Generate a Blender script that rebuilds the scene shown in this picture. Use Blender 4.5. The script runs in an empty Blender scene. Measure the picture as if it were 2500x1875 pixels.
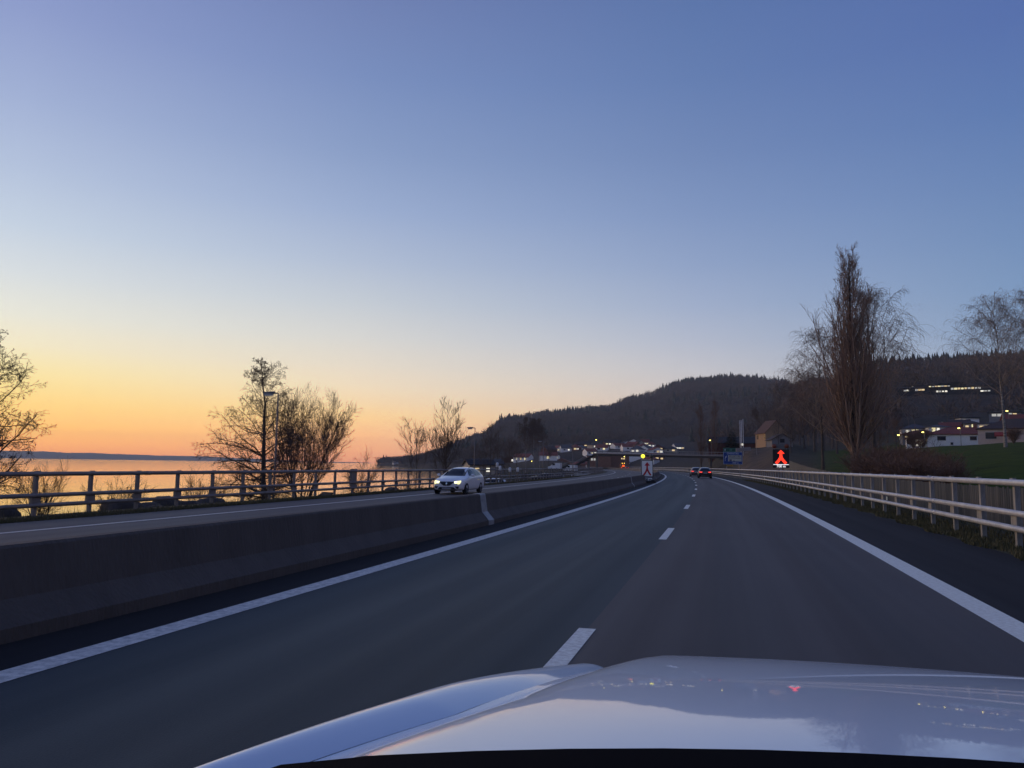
import bpy, bmesh, math, random
import numpy as np
from mathutils import Vector, Matrix
from mathutils.bvhtree import BVHTree
random.seed(7)
scene = bpy.context.scene
C = scene.collection
RAD = math.radians

# ------------------------------------------------------------------ camera
YAW, PITCH, ROLL, FPX, CAMH, RC = 0.2716, 0.1036, 0.0143, 1898.8, 1.4128, 1570.8
F_ = np.array([-math.sin(YAW)*math.cos(PITCH), math.cos(YAW)*math.cos(PITCH), math.sin(PITCH)])
R_ = np.array([math.cos(YAW), math.sin(YAW), 0.0]); U_ = np.cross(R_, F_)
RR = R_*math.cos(ROLL)+U_*math.sin(ROLL); UU = U_*math.cos(ROLL)-R_*math.sin(ROLL)
cam = bpy.data.cameras.new('camera'); cam_o = bpy.data.objects.new('camera', cam); C.objects.link(cam_o)
M = Matrix(((RR[0], UU[0], -F_[0]), (RR[1], UU[1], -F_[1]), (RR[2], UU[2], -F_[2])))
cam_o.matrix_world = Matrix.Translation((0, 0, CAMH)) @ M.to_4x4()
cam.sensor_fit = 'HORIZONTAL'; cam.sensor_width = 36.0; cam.lens = 36.0*FPX/2500.0
cam.clip_start = 0.05; cam.clip_end = 40000
scene.camera = cam_o

# ------------------------------------------------------------------ world: clear dusk sky, sun just gone in the west
SUN_AZ = RAD(-72.0)          # azimuth from +Y, negative = to the left
def lin(c):
    return tuple(((v/255.0)/12.92 if v/255.0 <= 0.04045 else ((v/255.0+0.055)/1.055)**2.4) for v in c)+(1.0,)
SKY = [  # the sky as it looks: (degrees from the sun's azimuth, [(elevation, sRGB) ...])
 (0,  [(0,(232,158,118)),(1,(255,190,126)),(1.8,(255,204,130)),(3.2,(255,222,140)),(5,(255,236,160)),(7,(250,236,196)),(9.2,(234,232,220)),(11.8,(214,221,228)),(14.5,(193,208,229)),(20,(164,182,220)),(27,(139,156,206)),(36,(114,132,188)),(60,(90,108,165)),(90,(78,97,152))]),
 (23, [(0,(224,152,124)),(.5,(240,166,126)),(1.1,(253,182,126)),(1.8,(254,194,127)),(3.2,(254,213,140)),(5,(252,229,162)),(7,(243,232,200)),(9.2,(230,230,220)),(11.8,(213,220,226)),(14.5,(196,209,226)),(20,(168,184,217)),(27,(142,157,203)),(36,(112,130,187)),(60,(90,108,165)),(90,(78,97,152))]),
 (45, [(0,(222,154,134)),(1.5,(243,180,142)),(3.3,(248,208,155)),(5.2,(239,219,190)),(8.2,(219,216,210)),(11.2,(198,205,213)),(14.1,(178,191,213)),(18.4,(153,172,208)),(22.5,(135,156,197)),(26.5,(122,144,191)),(31.5,(112,130,179)),(45,(94,111,168)),(70,(83,101,157)),(90,(78,97,152))]),
 (70, [(0,(205,172,164)),(3,(207,187,180)),(5,(201,192,192)),(7.1,(191,192,201)),(10,(168,180,204)),(13,(149,167,200)),(17,(131,153,194)),(21,(117,140,185)),(26,(102,128,178)),(31.6,(92,118,170)),(45,(78,104,162)),(90,(78,97,152))]),
 (90, [(0,(168,166,178)),(5,(150,167,190)),(9.4,(130,156,191)),(12,(122,150,189)),(16.4,(110,138,184)),(22,(95,124,177)),(28,(86,111,170)),(45,(78,101,160)),(90,(78,97,152))]),
 (150,[(0,(128,130,150)),(4,(168,148,158)),(9,(170,150,166)),(15,(138,140,170)),(24,(104,120,166)),(45,(80,99,154)),(90,(78,97,152))]),
]
HAZE, HAZE_R, HAZE_TOP, AIR = 1.5e-4, 8800.0, 262.0, np.array([.11, .14, .23])
ELS = [0, .3, .7, 1.2, 1.8, 2.5, 3.3, 4.3, 5.5, 7, 9, 11.5, 14.5, 18, 22, 27, 32, 45, 60, 90]
def beyond_haze(el, look):      # radiance of the sky above and beyond the haze layer that looks like this through it
    path = min(HAZE_R, (HAZE_TOP-CAMH)/max(math.sin(RAD(el)), 1e-4)); T = math.exp(-HAZE*path)
    return np.maximum((look-AIR*(1-T))/T, 0.02)
world = bpy.data.worlds.new('World'); scene.world = world; world.use_nodes = True
nt = world.node_tree; N, L = nt.nodes, nt.links
for n in list(N): N.remove(n)
def wn(t, **k):
    n = N.new(t)
    for a, b in k.items(): setattr(n, a, b)
    return n
def wm(op, a, b=None, c=None):
    n = N.new('ShaderNodeMath'); n.operation = op
    for i, v in enumerate((a, b, c)):
        if v is None: continue
        if isinstance(v, (int, float)): n.inputs[i].default_value = v
        else: L.new(v, n.inputs[i])
    return n.outputs[0]
tc = wn('ShaderNodeTexCoord'); sep = wn('ShaderNodeSeparateXYZ'); L.new(tc.outputs['Generated'], sep.inputs[0])
sx, sy, sz = sep.outputs
elev = wm('DIVIDE', wm('ARCSINE', wm('MAXIMUM', sz, 0.0)), math.pi/2)
hl = wm('MAXIMUM', wm('SQRT', wm('ADD', wm('MULTIPLY', sx, sx), wm('MULTIPLY', sy, sy))), 1e-4)
dt = wm('DIVIDE', wm('ADD', wm('MULTIPLY', sx, math.sin(SUN_AZ)), wm('MULTIPLY', sy, math.cos(SUN_AZ))), hl)
daz = wm('MULTIPLY', wm('ARCCOSINE', wm('MINIMUM', wm('MAXIMUM', dt, -1.0), 1.0)), 180/math.pi)
prev = None
for k, (d, stops) in enumerate(SKY):
    rp = wn('ShaderNodeValToRGB'); cr = rp.color_ramp
    while len(cr.elements) > 1: cr.elements.remove(cr.elements[0])
    lk_ = np.array([lin(c)[:3] for e, c in stops]); es_ = [e for e, c in stops]
    for q_, e in enumerate(ELS):
        cv_ = beyond_haze(e, np.array([np.interp(e, es_, lk_[:, ch]) for ch in range(3)]))/4.0
        el = cr.elements[0] if q_ == 0 else cr.elements.new(e/90)
        el.position = e/90; el.color = (*cv_, 1)
    L.new(elev, rp.inputs[0])
    if prev is None: prev = rp.outputs[0]
    else:
        mr = wn('ShaderNodeMapRange', interpolation_type='LINEAR', clamp=True)
        mr.inputs[1].default_value = SKY[k-1][0]; mr.inputs[2].default_value = d
        L.new(daz, mr.inputs[0])
        mx = wn('ShaderNodeMix', data_type='RGBA')
        L.new(mr.outputs[0], mx.inputs[0]); L.new(prev, mx.inputs[6]); L.new(rp.outputs[0], mx.inputs[7])
        prev = mx.outputs[2]
bg = wn('ShaderNodeBackground'); bg.inputs[1].default_value = 4.0
L.new(prev, bg.inputs[0]); wo = wn('ShaderNodeOutputWorld'); L.new(bg.outputs[0], wo.inputs[0])
sun = bpy.data.lights.new('sun', 'SUN'); sun.energy = 1.0; sun.angle = RAD(26); sun.color = (1.0, 0.60, 0.33)
sun_o = bpy.data.objects.new('sun', sun); C.objects.link(sun_o)
SE = RAD(7.0)
sd = Vector((math.sin(SUN_AZ)*math.cos(SE), math.cos(SUN_AZ)*math.cos(SE), math.sin(SE)))
sun_o.rotation_euler = sd.to_track_quat('Z', 'Y').to_euler()
vs = scene.view_settings; vs.view_transform = 'Standard'; vs.look = 'None'; vs.exposure = 0.0; vs.gamma = 1.0; vs.use_curve_mapping = False
cy = scene.cycles
cy.use_denoising = True; cy.max_bounces = 6; cy.diffuse_bounces = 2; cy.glossy_bounces = 3; cy.transmission_bounces = 2
cy.volume_bounces = 0; cy.sample_clamp_indirect = 4.0; cy.caustics_reflective = False; cy.caustics_refractive = False

# ------------------------------------------------------------------ helpers
def ray(px, py):
    d = F_ + RR*(px-1250)/FPX - UU*(py-937.5)/FPX
    return d
def px_az(px):
    d = ray(px, 1140); return math.atan2(d[0], d[1])
def pol(px, D):
    a = px_az(px); return D*math.sin(a), D*math.cos(a)
def y2z(px, py, D):
    d = ray(px, py); return CAMH + D*d[2]/math.hypot(d[0], d[1])
def P(s, l, z=0.0):
    a = s/RC; return Vector((-RC+(RC+l)*math.cos(a), (RC+l)*math.sin(a), z))
def sl(X, Y):
    return RC*np.arctan2(Y, np.asarray(X)+RC), np.hypot(np.asarray(X)+RC, Y)-RC
def heading(s): return s/RC      # rotation about z of the road's tangent

MATS = {}
def mat(name, col, rough=0.7, metal=0.0, var=0.0, vscale=3.0, bump=0.0, bscale=20.0, emit=None, estr=0.0, coat=0.0, spec=0.5, col2=None, stretch=None, coords='Object', trans=0.0):
    if name in MATS: return MATS[name]
    m = bpy.data.materials.new(name); m.use_nodes = True; t = m.node_tree; b = t.nodes['Principled BSDF']
    b.inputs['Base Color'].default_value = (*col, 1); b.inputs['Roughness'].default_value = rough; b.inputs['Metallic'].default_value = metal
    b.inputs['Specular IOR Level'].default_value = spec; b.inputs['Coat Weight'].default_value = coat; b.inputs['Coat Roughness'].default_value = 0.03
    if emit: b.inputs['Emission Color'].default_value = (*emit, 1); b.inputs['Emission Strength'].default_value = estr
    if var or bump:
        tcn = t.nodes.new('ShaderNodeTexCoord'); mp = t.nodes.new('ShaderNodeMapping')
        t.links.new(tcn.outputs[coords], mp.inputs[0])
        if stretch: mp.inputs['Scale'].default_value = stretch
    if var:
        nz = t.nodes.new('ShaderNodeTexNoise'); nz.inputs['Scale'].default_value = vscale; nz.inputs['Detail'].default_value = 6
        nz.inputs['Roughness'].default_value = 0.65
        t.links.new(mp.outputs[0], nz.inputs['Vector'])
        rp = t.nodes.new('ShaderNodeValToRGB'); rp.color_ramp.elements[0].position = 0.3; rp.color_ramp.elements[1].position = 0.7
        c2 = col2 or tuple(min(1, c*(1+var)) for c in col); c1 = col if col2 else tuple(c*(1-var) for c in col)
        rp.color_ramp.elements[0].color = (*c1, 1); rp.color_ramp.elements[1].color = (*c2, 1)
        t.links.new(nz.outputs['Fac'], rp.inputs[0]); t.links.new(rp.outputs[0], b.inputs['Base Color'])
    if bump:
        n2 = t.nodes.new('ShaderNodeTexNoise'); n2.inputs['Scale'].default_value = bscale; n2.inputs['Detail'].default_value = 5
        t.links.new(mp.outputs[0], n2.inputs['Vector'])
        bp = t.nodes.new('ShaderNodeBump'); bp.inputs['Strength'].default_value = bump; bp.inputs['Distance'].default_value = 0.05
        t.links.new(n2.outputs['Fac'], bp.inputs['Height']); t.links.new(bp.outputs[0], b.inputs['Normal'])
    MATS[name] = m; return m

def link(name, me, m, parent=None, loc=None, rotz=0.0, smooth=False):
    o = bpy.data.objects.new(name, me); C.objects.link(o)
    if m is not None and not me.materials: me.materials.append(m)
    if parent is not None: o.parent = parent
    if loc is not None: o.location = loc
    if rotz: o.rotation_euler = (0, 0, rotz)
    if smooth: me.shade_smooth()
    return o
def tag(o, label, cat, group=None):
    o['label'] = label; o['category'] = cat
    if group: o['group'] = group
    return o
def thing(name, label, cat, loc=(0, 0, 0), rotz=0.0, group=None):
    o = bpy.data.objects.new(name, None); C.objects.link(o); o.location = loc; o.rotation_euler = (0, 0, rotz)
    o.empty_display_size = 0.3
    return tag(o, label, cat, group)
def struct(o): o['kind'] = 'structure'; return o
def stuff(o): o['kind'] = 'stuff'; return o
def copy_tree(o, parent=None):
    c = o.copy(); C.objects.link(c)
    if parent is not None: c.parent = parent
    for ch in list(o.children): copy_tree(ch, c)
    return c

class MB:
    def __init__(s): s.v = []; s.f = []
    def add(s, vs, fs):
        n = len(s.v); s.v += [tuple(v) for v in vs]; s.f += [tuple(i+n for i in f) for f in fs]; return s
    def box(s, c, d, rz=0.0):
        x, y, z = d[0]/2, d[1]/2, d[2]/2; ca, sa = math.cos(rz), math.sin(rz)
        vs = [(c[0]+a*x*ca-b*y*sa, c[1]+a*x*sa+b*y*ca, c[2]+e*z) for a, b, e in ((-1,-1,-1),(1,-1,-1),(1,1,-1),(-1,1,-1),(-1,-1,1),(1,-1,1),(1,1,1),(-1,1,1))]
        return s.add(vs, [(0,3,2,1),(4,5,6,7),(0,1,5,4),(1,2,6,5),(2,3,7,6),(3,0,4,7)])
    def beam(s, p, q, w, h):   # box section beam from p to q, w horizontal, h vertical
        p, q = Vector(p), Vector(q); d = (q-p).normalized(); r = d.cross(Vector((0,0,1)))
        r = Vector((1,0,0)) if r.length < 1e-4 else r.normalized(); u = r.cross(d)
        vs = [e+r*a*w/2+u*b*h/2 for e in (p, q) for a, b in ((-1,-1),(1,-1),(1,1),(-1,1))]
        return s.add(vs, [(0,3,2,1),(4,5,6,7),(0,1,5,4),(1,2,6,5),(2,3,7,6),(3,0,4,7)])
    def tube(s, pts, rs, n=8, cap=True):
        pts = [Vector(p) for p in pts]; rs = rs if hasattr(rs, '__len__') else [rs]*len(pts); vs = []; fs = []
        for i, p in enumerate(pts):
            t = (pts[min(i+1, len(pts)-1)]-pts[max(i-1, 0)]).normalized()
            a = t.cross(Vector((0,0,1))); a = Vector((1,0,0)) if a.length < 1e-3 else a.normalized(); b = a.cross(t)
            vs += [p+(a*math.cos(2*math.pi*k/n)+b*math.sin(2*math.pi*k/n))*rs[i] for k in range(n)]
        for i in range(len(pts)-1):
            for k in range(n): fs.append((i*n+k, i*n+(k+1)%n, (i+1)*n+(k+1)%n, (i+1)*n+k))
        if cap: fs.append(tuple(range(n))[::-1]); fs.append(tuple((len(pts)-1)*n+k for k in range(n)))
        return s.add(vs, fs)
    def prism(s, poly, y0, y1):  # polygon in (x,z), extruded in y
        n = len(poly); vs = [(x, y0, z) for x, z in poly]+[(x, y1, z) for x, z in poly]
        return s.add(vs, [tuple(range(n)), tuple(range(2*n-1, n-1, -1))]+[(i, i+n, (i+1)%n+n, (i+1)%n) for i in range(n)])
    def mesh(s, name):
        me = bpy.data.meshes.new(name); me.from_pydata(s.v, [], s.f)
        bm = bmesh.new(); bm.from_mesh(me); bmesh.ops.recalc_face_normals(bm, faces=bm.faces); bm.to_mesh(me); bm.free(); return me
    def build(s, name, m, parent=None, loc=None, rotz=0.0, smooth=False):
        return link(name, s.mesh(name), m, parent, loc, rotz, smooth)
def np_mesh(name, V, F):
    me = bpy.data.meshes.new(name); V = np.ascontiguousarray(V, np.float32); F = np.ascontiguousarray(F, np.int32); k = F.shape[1]
    me.vertices.add(len(V)); me.vertices.foreach_set('co', V.ravel())
    me.loops.add(F.size); me.loops.foreach_set('vertex_index', F.ravel())
    me.polygons.add(len(F)); me.polygons.foreach_set('loop_start', np.arange(0, F.size, k, dtype=np.int32))
    me.update(calc_edges=True); me.validate(); return me

# ------------------------------------------------------------------ terrain heights (metres from the camera along each bearing)
def Y(v): return ('y', v)
COLS = {
 -4000:[(20,-5),(9000,-5)],
 880: [(20,-5),(9000,-5)],
 912: [(20,-5),(1200,-5),(1230,-2.6),(1400,-2.2),(1900,-4),(2400,-5),(9000,-5)],
 940: [(20,-5),(950,-4.5),(985,-1.2),(1200,1),(1600,2),(2200,-5),(9000,-5)],
 1000:[(20,-5),(740,-4.5),(775,-1.0),(950,2),(1300,3),(1900,-5),(9000,-5)],
 1060:[(20,-5),(300,-4.5),(600,-4),(640,-1.0),(800,4),(1150,12),(1700,-5),(9000,-5)],
 1110:[(20,-3),(90,-3),(150,-2.5),(500,-1.5),(700,2),(900,Y(1122)),(1250,Y(1100)),(1400,Y(1098)),(2000,10),(9000,0)],
 1160:[(20,-1),(90,-1),(300,-.6),(550,1),(750,Y(1126)),(1100,Y(1095)),(1400,Y(1072)),(1500,Y(1071)),(2200,20),(9000,0)],
 1240:[(20,-.6),(300,0),(550,3),(750,Y(1118)),(1000,Y(1090)),(1400,Y(1040)),(1580,Y(1029)),(1640,Y(1030)),(2400,40),(9000,0)],
 1340:[(20,-.6),(300,0.3),(450,4),(700,Y(1104)),(950,Y(1085)),(1450,Y(1025)),(1650,Y(1014)),(1720,Y(1015)),(2500,60),(9000,0)],
 1480:[(20,-.3),(300,0.3),(450,4),(700,Y(1092)),(950,Y(1075)),(1450,Y(1018)),(1700,Y(1003)),(1780,Y(1004)),(2500,80),(9000,0)],
 1540:[(20,-.3),(280,0.3),(450,4.5),(700,Y(1094)),(950,Y(1072)),(1500,Y(995)),(1750,Y(977)),(1840,Y(978)),(2500,90),(9000,0)],
 1700:[(20,-.3),(240,0.2),(450,5),(650,Y(1105)),(950,Y(1062)),(1500,Y(960)),(1800,Y(935)),(1900,Y(936)),(2600,90),(9000,0)],
 1780:[(20,-.3),(150,0.2),(200,2.0),(260,Y(1100)),(450,Y(1098)),(650,Y(1085)),(950,Y(1040)),(1500,Y(950)),(1800,Y(926)),(1900,Y(927)),(2600,90),(9000,0)],
 1840:[(20,-.3),(120,0.3),(175,Y(1124)),(215,Y(1097)),(420,Y(1092)),(650,Y(1070)),(950,Y(1025)),(1500,Y(950)),(1800,Y(930)),(1900,Y(931)),(2600,90),(9000,0)],
 1910:[(20,-.3),(90,0.3),(140,Y(1122)),(190,Y(1095)),(420,Y(1085)),(650,Y(1050)),(950,Y(1010)),(1500,Y(952)),(1800,Y(937)),(1900,Y(938)),(2600,90),(9000,0)],
 2000:[(20,-.3),(75,0.2),(120,Y(1128)),(190,Y(1108)),(300,Y(1098)),(500,Y(1070)),(750,Y(1010)),(1100,Y(955)),(1300,Y(940)),(1400,Y(941)),(2600,90),(9000,0)],
 2110:[(20,-.4),(50,-.3),(75,0.4),(120,Y(1130)),(190,Y(1108)),(300,Y(1090)),(420,Y(1040)),(520,Y(990)),(700,Y(940)),(980,Y(915)),(1060,Y(916)),(2600,90),(9000,0)],
 2210:[(20,-.4),(45,-.3),(75,Y(1150)),(110,Y(1124)),(150,Y(1105)),(215,Y(1094)),(300,Y(1066)),(420,Y(1015)),(500,Y(967)),(560,Y(960)),(700,Y(930)),(940,Y(904)),(1020,Y(905)),(2600,90),(9000,0)],
 2330:[(20,-.4),(40,-.3),(65,Y(1158)),(100,Y(1122)),(150,Y(1093)),(215,Y(1088)),(300,Y(1052)),(420,Y(1005)),(500,Y(963)),(560,Y(956)),(700,Y(925)),(940,Y(896)),(1020,Y(897)),(2600,90),(9000,0)],
 2500:[(20,-.4),(35,-.3),(60,Y(1152)),(100,Y(1110)),(150,Y(1083)),(215,Y(1079)),(300,Y(1036)),(420,Y(1000)),(500,Y(962)),(560,Y(954)),(700,Y(918)),(940,Y(886)),(1020,Y(887)),(2600,90),(9000,0)],
 2900:[(20,-.4),(35,0),(60,2),(100,4),(150,6),(215,8),(300,15),(500,45),(940,110),(2600,90),(9000,0)],
}
DG = np.concatenate([np.linspace(12, 60, 17), np.geomspace(63, 2600, 110), [4000, 6000, 9000]])
_az = []; _Z = []
for pxv, pts in sorted(COLS.items()):
    a = px_az(pxv) if pxv > -1000 else RAD(-100)
    ds = [p[0] for p in pts]; zs = [y2z(pxv, p[1][1], p[0]) if isinstance(p[1], tuple) else p[1] for p in pts]
    _az.append(a); _Z.append(np.interp(np.log(DG), np.log(ds), zs))
_az += [RAD(60), RAD(110), RAD(180), RAD(260)]; _Z += [_Z[-1], _Z[-1], _Z[-1], _Z[0]]
_az = np.array(_az); _Z = np.array(_Z)
def sm(a, b, x):
    t = np.clip((x-a)/(b-a), 0, 1); return t*t*(3-2*t)
LAKE = -2.0
def G(X, Yy):
    X = np.asarray(X, float); Yy = np.asarray(Yy, float)
    az = np.arctan2(X, Yy); az = np.where(az < RAD(-100), az+2*math.pi, az); D = np.hypot(X, Yy)
    i = np.clip(np.searchsorted(_az, az)-1, 0, len(_az)-2); t = np.clip((az-_az[i])/(_az[i+1]-_az[i]), 0, 1); t = t*t*(3-2*t)
    lg = np.log(np.clip(D, DG[0], DG[-1])); lD = np.log(DG); j = np.clip(np.searchsorted(lD, lg)-1, 0, len(DG)-2); u = (lg-lD[j])/(lD[j+1]-lD[j])
    z = (1-t)*((1-u)*_Z[i, j]+u*_Z[i, j+1])+t*((1-u)*_Z[i+1, j]+u*_Z[i+1, j+1])
    z = z + np.where(D > 250, 1, 0)*np.clip((D-250)/600, 0, 1)*2.2*np.sin(X*0.021+1.3)*np.sin(Yy*0.017+X*0.006)*np.clip(z/15, 0, 1)
    s, l = sl(X, Yy)
    emb = np.interp(l, [-44, -34, -27, -24.5, -22, -20, -18.9], [-6, -4.5, -2.7, -2.1, -1.3, -0.62, -0.30])
    wL = sm(-20.5, -30, l)   # 1 far left
    zleft = np.where(l < -18.9, np.where(z < -1.6, emb, emb*(1-wL)+np.maximum(z, -1.6)*wL), -0.30)
    wr = sm(6.5, np.where(s > 250, 40, 16), l)
    zright = -0.05*(1-wr)+z*wr
    wfar = sm(560, 640, s)
    zz = np.where(l < -5.6, zleft, zright)
    road = (l > -18.6) & (l < 4.7)
    zz = np.where(road, -0.55, zz)
    return np.where(road, zz*(1-wfar)+wfar*z, zz*(1-wfar)+wfar*z)
def Gf(x, y): return float(G(x, y))

# ground sheet: polar grid, dense where the photo looks
az = np.concatenate([np.linspace(RAD(-100), RAD(-54), 24)[:-1], np.linspace(RAD(-54), RAD(25), 420), np.linspace(RAD(25), RAD(260), 70)[1:]])
dd = np.concatenate([np.linspace(1.5, 12, 8), np.linspace(12.5, 60, 90), np.geomspace(61, 2600, 190)[0:], [3200, 4200, 6000, 9000]])
A, Dm = np.meshgrid(az, dd, indexing='ij'); X = Dm*np.sin(A); Yv = Dm*np.cos(A); Z = G(X, Yv)
V = np.stack([X, Yv, Z], -1).reshape(-1, 3); nA, nD = A.shape
ii, jj = np.meshgrid(np.arange(nA-1), np.arange(nD-1), indexing='ij'); q = (ii*nD+jj).ravel()
F = np.stack([q, q+1, q+nD+1, q+nD], -1)[:, ::-1]
gme = np_mesh('ground', V, F)
# the land's own colours: grass, brown slope, forest floor, shore
s_, l_ = sl(V[:, 0], V[:, 1]); Dv = np.hypot(V[:, 0], V[:, 1]); azv = np.arctan2(V[:, 0], V[:, 1])
col = np.tile(np.array([0.055, 0.048, 0.032]), (len(V), 1))                      # dead grass and soil
green = sm(px_az(1960), px_az(2060), azv)*sm(260, 215, Dv)*sm(7, 12, l_)
brown = sm(px_az(1790), px_az(1815), azv)*sm(px_az(1935), px_az(1905), azv)*sm(95, 120, Dv)*sm(230, 215, Dv)
col = col*(1-green[:, None])+green[:, None]*np.array([0.048, 0.068, 0.004])
col = col*(1-brown[:, None])+brown[:, None]*np.array([0.105, 0.078, 0.055])
fl = sm(300, 420, Dv)[:, None]; col = col*(1-fl)+fl*np.array([0.060, 0.048, 0.038])
ca = gme.color_attributes.new('land', 'FLOAT_COLOR', 'POINT'); ca.data.foreach_set('color', np.concatenate([col, np.ones((len(col), 1))], 1).astype(np.float32).ravel())
gm = bpy.data.materials.new('land'); gm.use_nodes = True; t = gm.node_tree; b = t.nodes['Principled BSDF']; b.inputs['Roughness'].default_value = 0.95; b.inputs['Specular IOR Level'].default_value = 0.1
at_ = t.nodes.new('ShaderNodeVertexColor'); at_.layer_name = 'land'
tcn = t.nodes.new('ShaderNodeTexCoord'); nz = t.nodes.new('ShaderNodeTexNoise'); nz.inputs['Scale'].default_value = 0.35; nz.inputs['Detail'].default_value = 9; nz.inputs['Roughness'].default_value = 0.7
t.links.new(tcn.outputs['Object'], nz.inputs['Vector'])
mr = t.nodes.new('ShaderNodeMapRange'); mr.inputs[1].default_value = 0.3; mr.inputs[2].default_value = 0.7; mr.inputs[3].default_value = 0.55; mr.inputs[4].default_value = 1.5
t.links.new(nz.outputs['Fac'], mr.inputs[0])
vm = t.nodes.new('ShaderNodeVectorMath'); vm.operation = 'SCALE'; t.links.new(at_.outputs[0], vm.inputs[0]); t.links.new(mr.outputs[0], vm.inputs['Scale'])
t.links.new(vm.outputs[0], b.inputs['Base Color'])
n2 = t.nodes.new('ShaderNodeTexNoise'); n2.inputs['Scale'].default_value = 6; n2.inputs['Detail'].default_value = 6; t.links.new(tcn.outputs['Object'], n2.inputs['Vector'])
bp = t.nodes.new('ShaderNodeBump'); bp.inputs['Strength'].default_value = 0.8; bp.inputs['Distance'].default_value = 0.15; t.links.new(n2.outputs['Fac'], bp.inputs['Height']); t.links.new(bp.outputs[0], b.inputs['Normal'])
struct(link('ground', gme, gm, smooth=True))

# lake
lm = bpy.data.materials.new('water'); lm.use_nodes = True; t = lm.node_tree; b = t.nodes['Principled BSDF']
b.inputs['Base Color'].default_value = (0.012, 0.018, 0.024, 1); b.inputs['Roughness'].default_value = 0.06; b.inputs['IOR'].default_value = 1.333
tcn = t.nodes.new('ShaderNodeTexCoord'); mp = t.nodes.new('ShaderNodeMapping'); mp.inputs['Rotation'].default_value = (0, 0, RAD(40)); mp.inputs['Scale'].default_value = (0.5, 0.09, 1)
t.links.new(tcn.outputs['Object'], mp.inputs[0])
nz = t.nodes.new('ShaderNodeTexNoise'); nz.inputs['Scale'].default_value = 0.8; nz.inputs['Detail'].default_value = 5; t.links.new(mp.outputs[0], nz.inputs['Vector'])
bp = t.nodes.new('ShaderNodeBump'); bp.inputs['Strength'].default_value = 0.12; bp.inputs['Distance'].default_value = 0.12; t.links.new(nz.outputs['Fac'], bp.inputs['Height']); t.links.new(bp.outputs[0], b.inputs['Normal'])
lk = MB(); lk.add([(8900*math.cos(a_), 8900*math.sin(a_), LAKE) for a_ in np.linspace(0, 2*math.pi, 97)[:-1]], [tuple(range(96))])
struct(lk.build('lake', lm))
# far shore: a long low wooded ridge across the lake
V = []; F = []
rng = np.random.default_rng(3)
fa = np.linspace(px_az(-700), px_az(905), 260); prof = np.interp(fa, [px_az(-700), px_az(-200), px_az(0), px_az(250), px_az(480), px_az(640), px_az(760), px_az(905)], [70, 62, 50, 40, 31, 19, 9, 3.5])
prof = 1.32*prof*(1+0.06*np.convolve(rng.standard_normal(260), np.ones(9)/9, 'same')*2)+rng.random(260)*1.6
for k, a in enumerate(fa):
    for d, hh in ((7550, -6), (7600, LAKE+0.5), (7680, LAKE+3+prof[k]*0.25), (8000, LAKE+prof[k]*0.85), (8200, LAKE+prof[k]), (8500, LAKE-4)):
        V.append((d*math.sin(a), d*math.cos(a), hh))
for k in range(len(fa)-1):
    for j in range(5): q = k*6+j; F.append((q, q+1, q+7, q+6))
fs_ = link('far_shore', np_mesh('far_shore', V, F), mat('far_wood', (0.035, 0.04, 0.032), 0.95, var=0.3, vscale=0.01), smooth=False); struct(fs_)

# ------------------------------------------------------------------ road
def strip(name, l0, l1, s0, s1, z, m, parent=None, ds=3.0, nl=2, crown=None):
    ss = np.linspace(s0, s1, max(2, int((s1-s0)/ds)+1)); ls = np.linspace(l0, l1, nl)
    S, Lx = np.meshgrid(ss, ls, indexing='ij'); a = S/RC
    V = np.stack([-RC+(RC+Lx)*np.cos(a), (RC+Lx)*np.sin(a), np.full_like(a, z)], -1).reshape(-1, 3)
    i, j = np.meshgrid(np.arange(len(ss)-1), np.arange(nl-1), indexing='ij'); q = (i*nl+j).ravel()
    me = np_mesh(name, V, np.stack([q, q+1, q+nl+1, q+nl], -1))
    uv = me.uv_layers.new(name='road'); li = np.empty(len(me.loops), np.int32); me.loops.foreach_get('vertex_index', li)
    uv.data.foreach_set('uv', np.stack([Lx.ravel()[li], S.ravel()[li]], -1).astype(np.float32).ravel())
    return link(name, me, m, parent)
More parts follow.
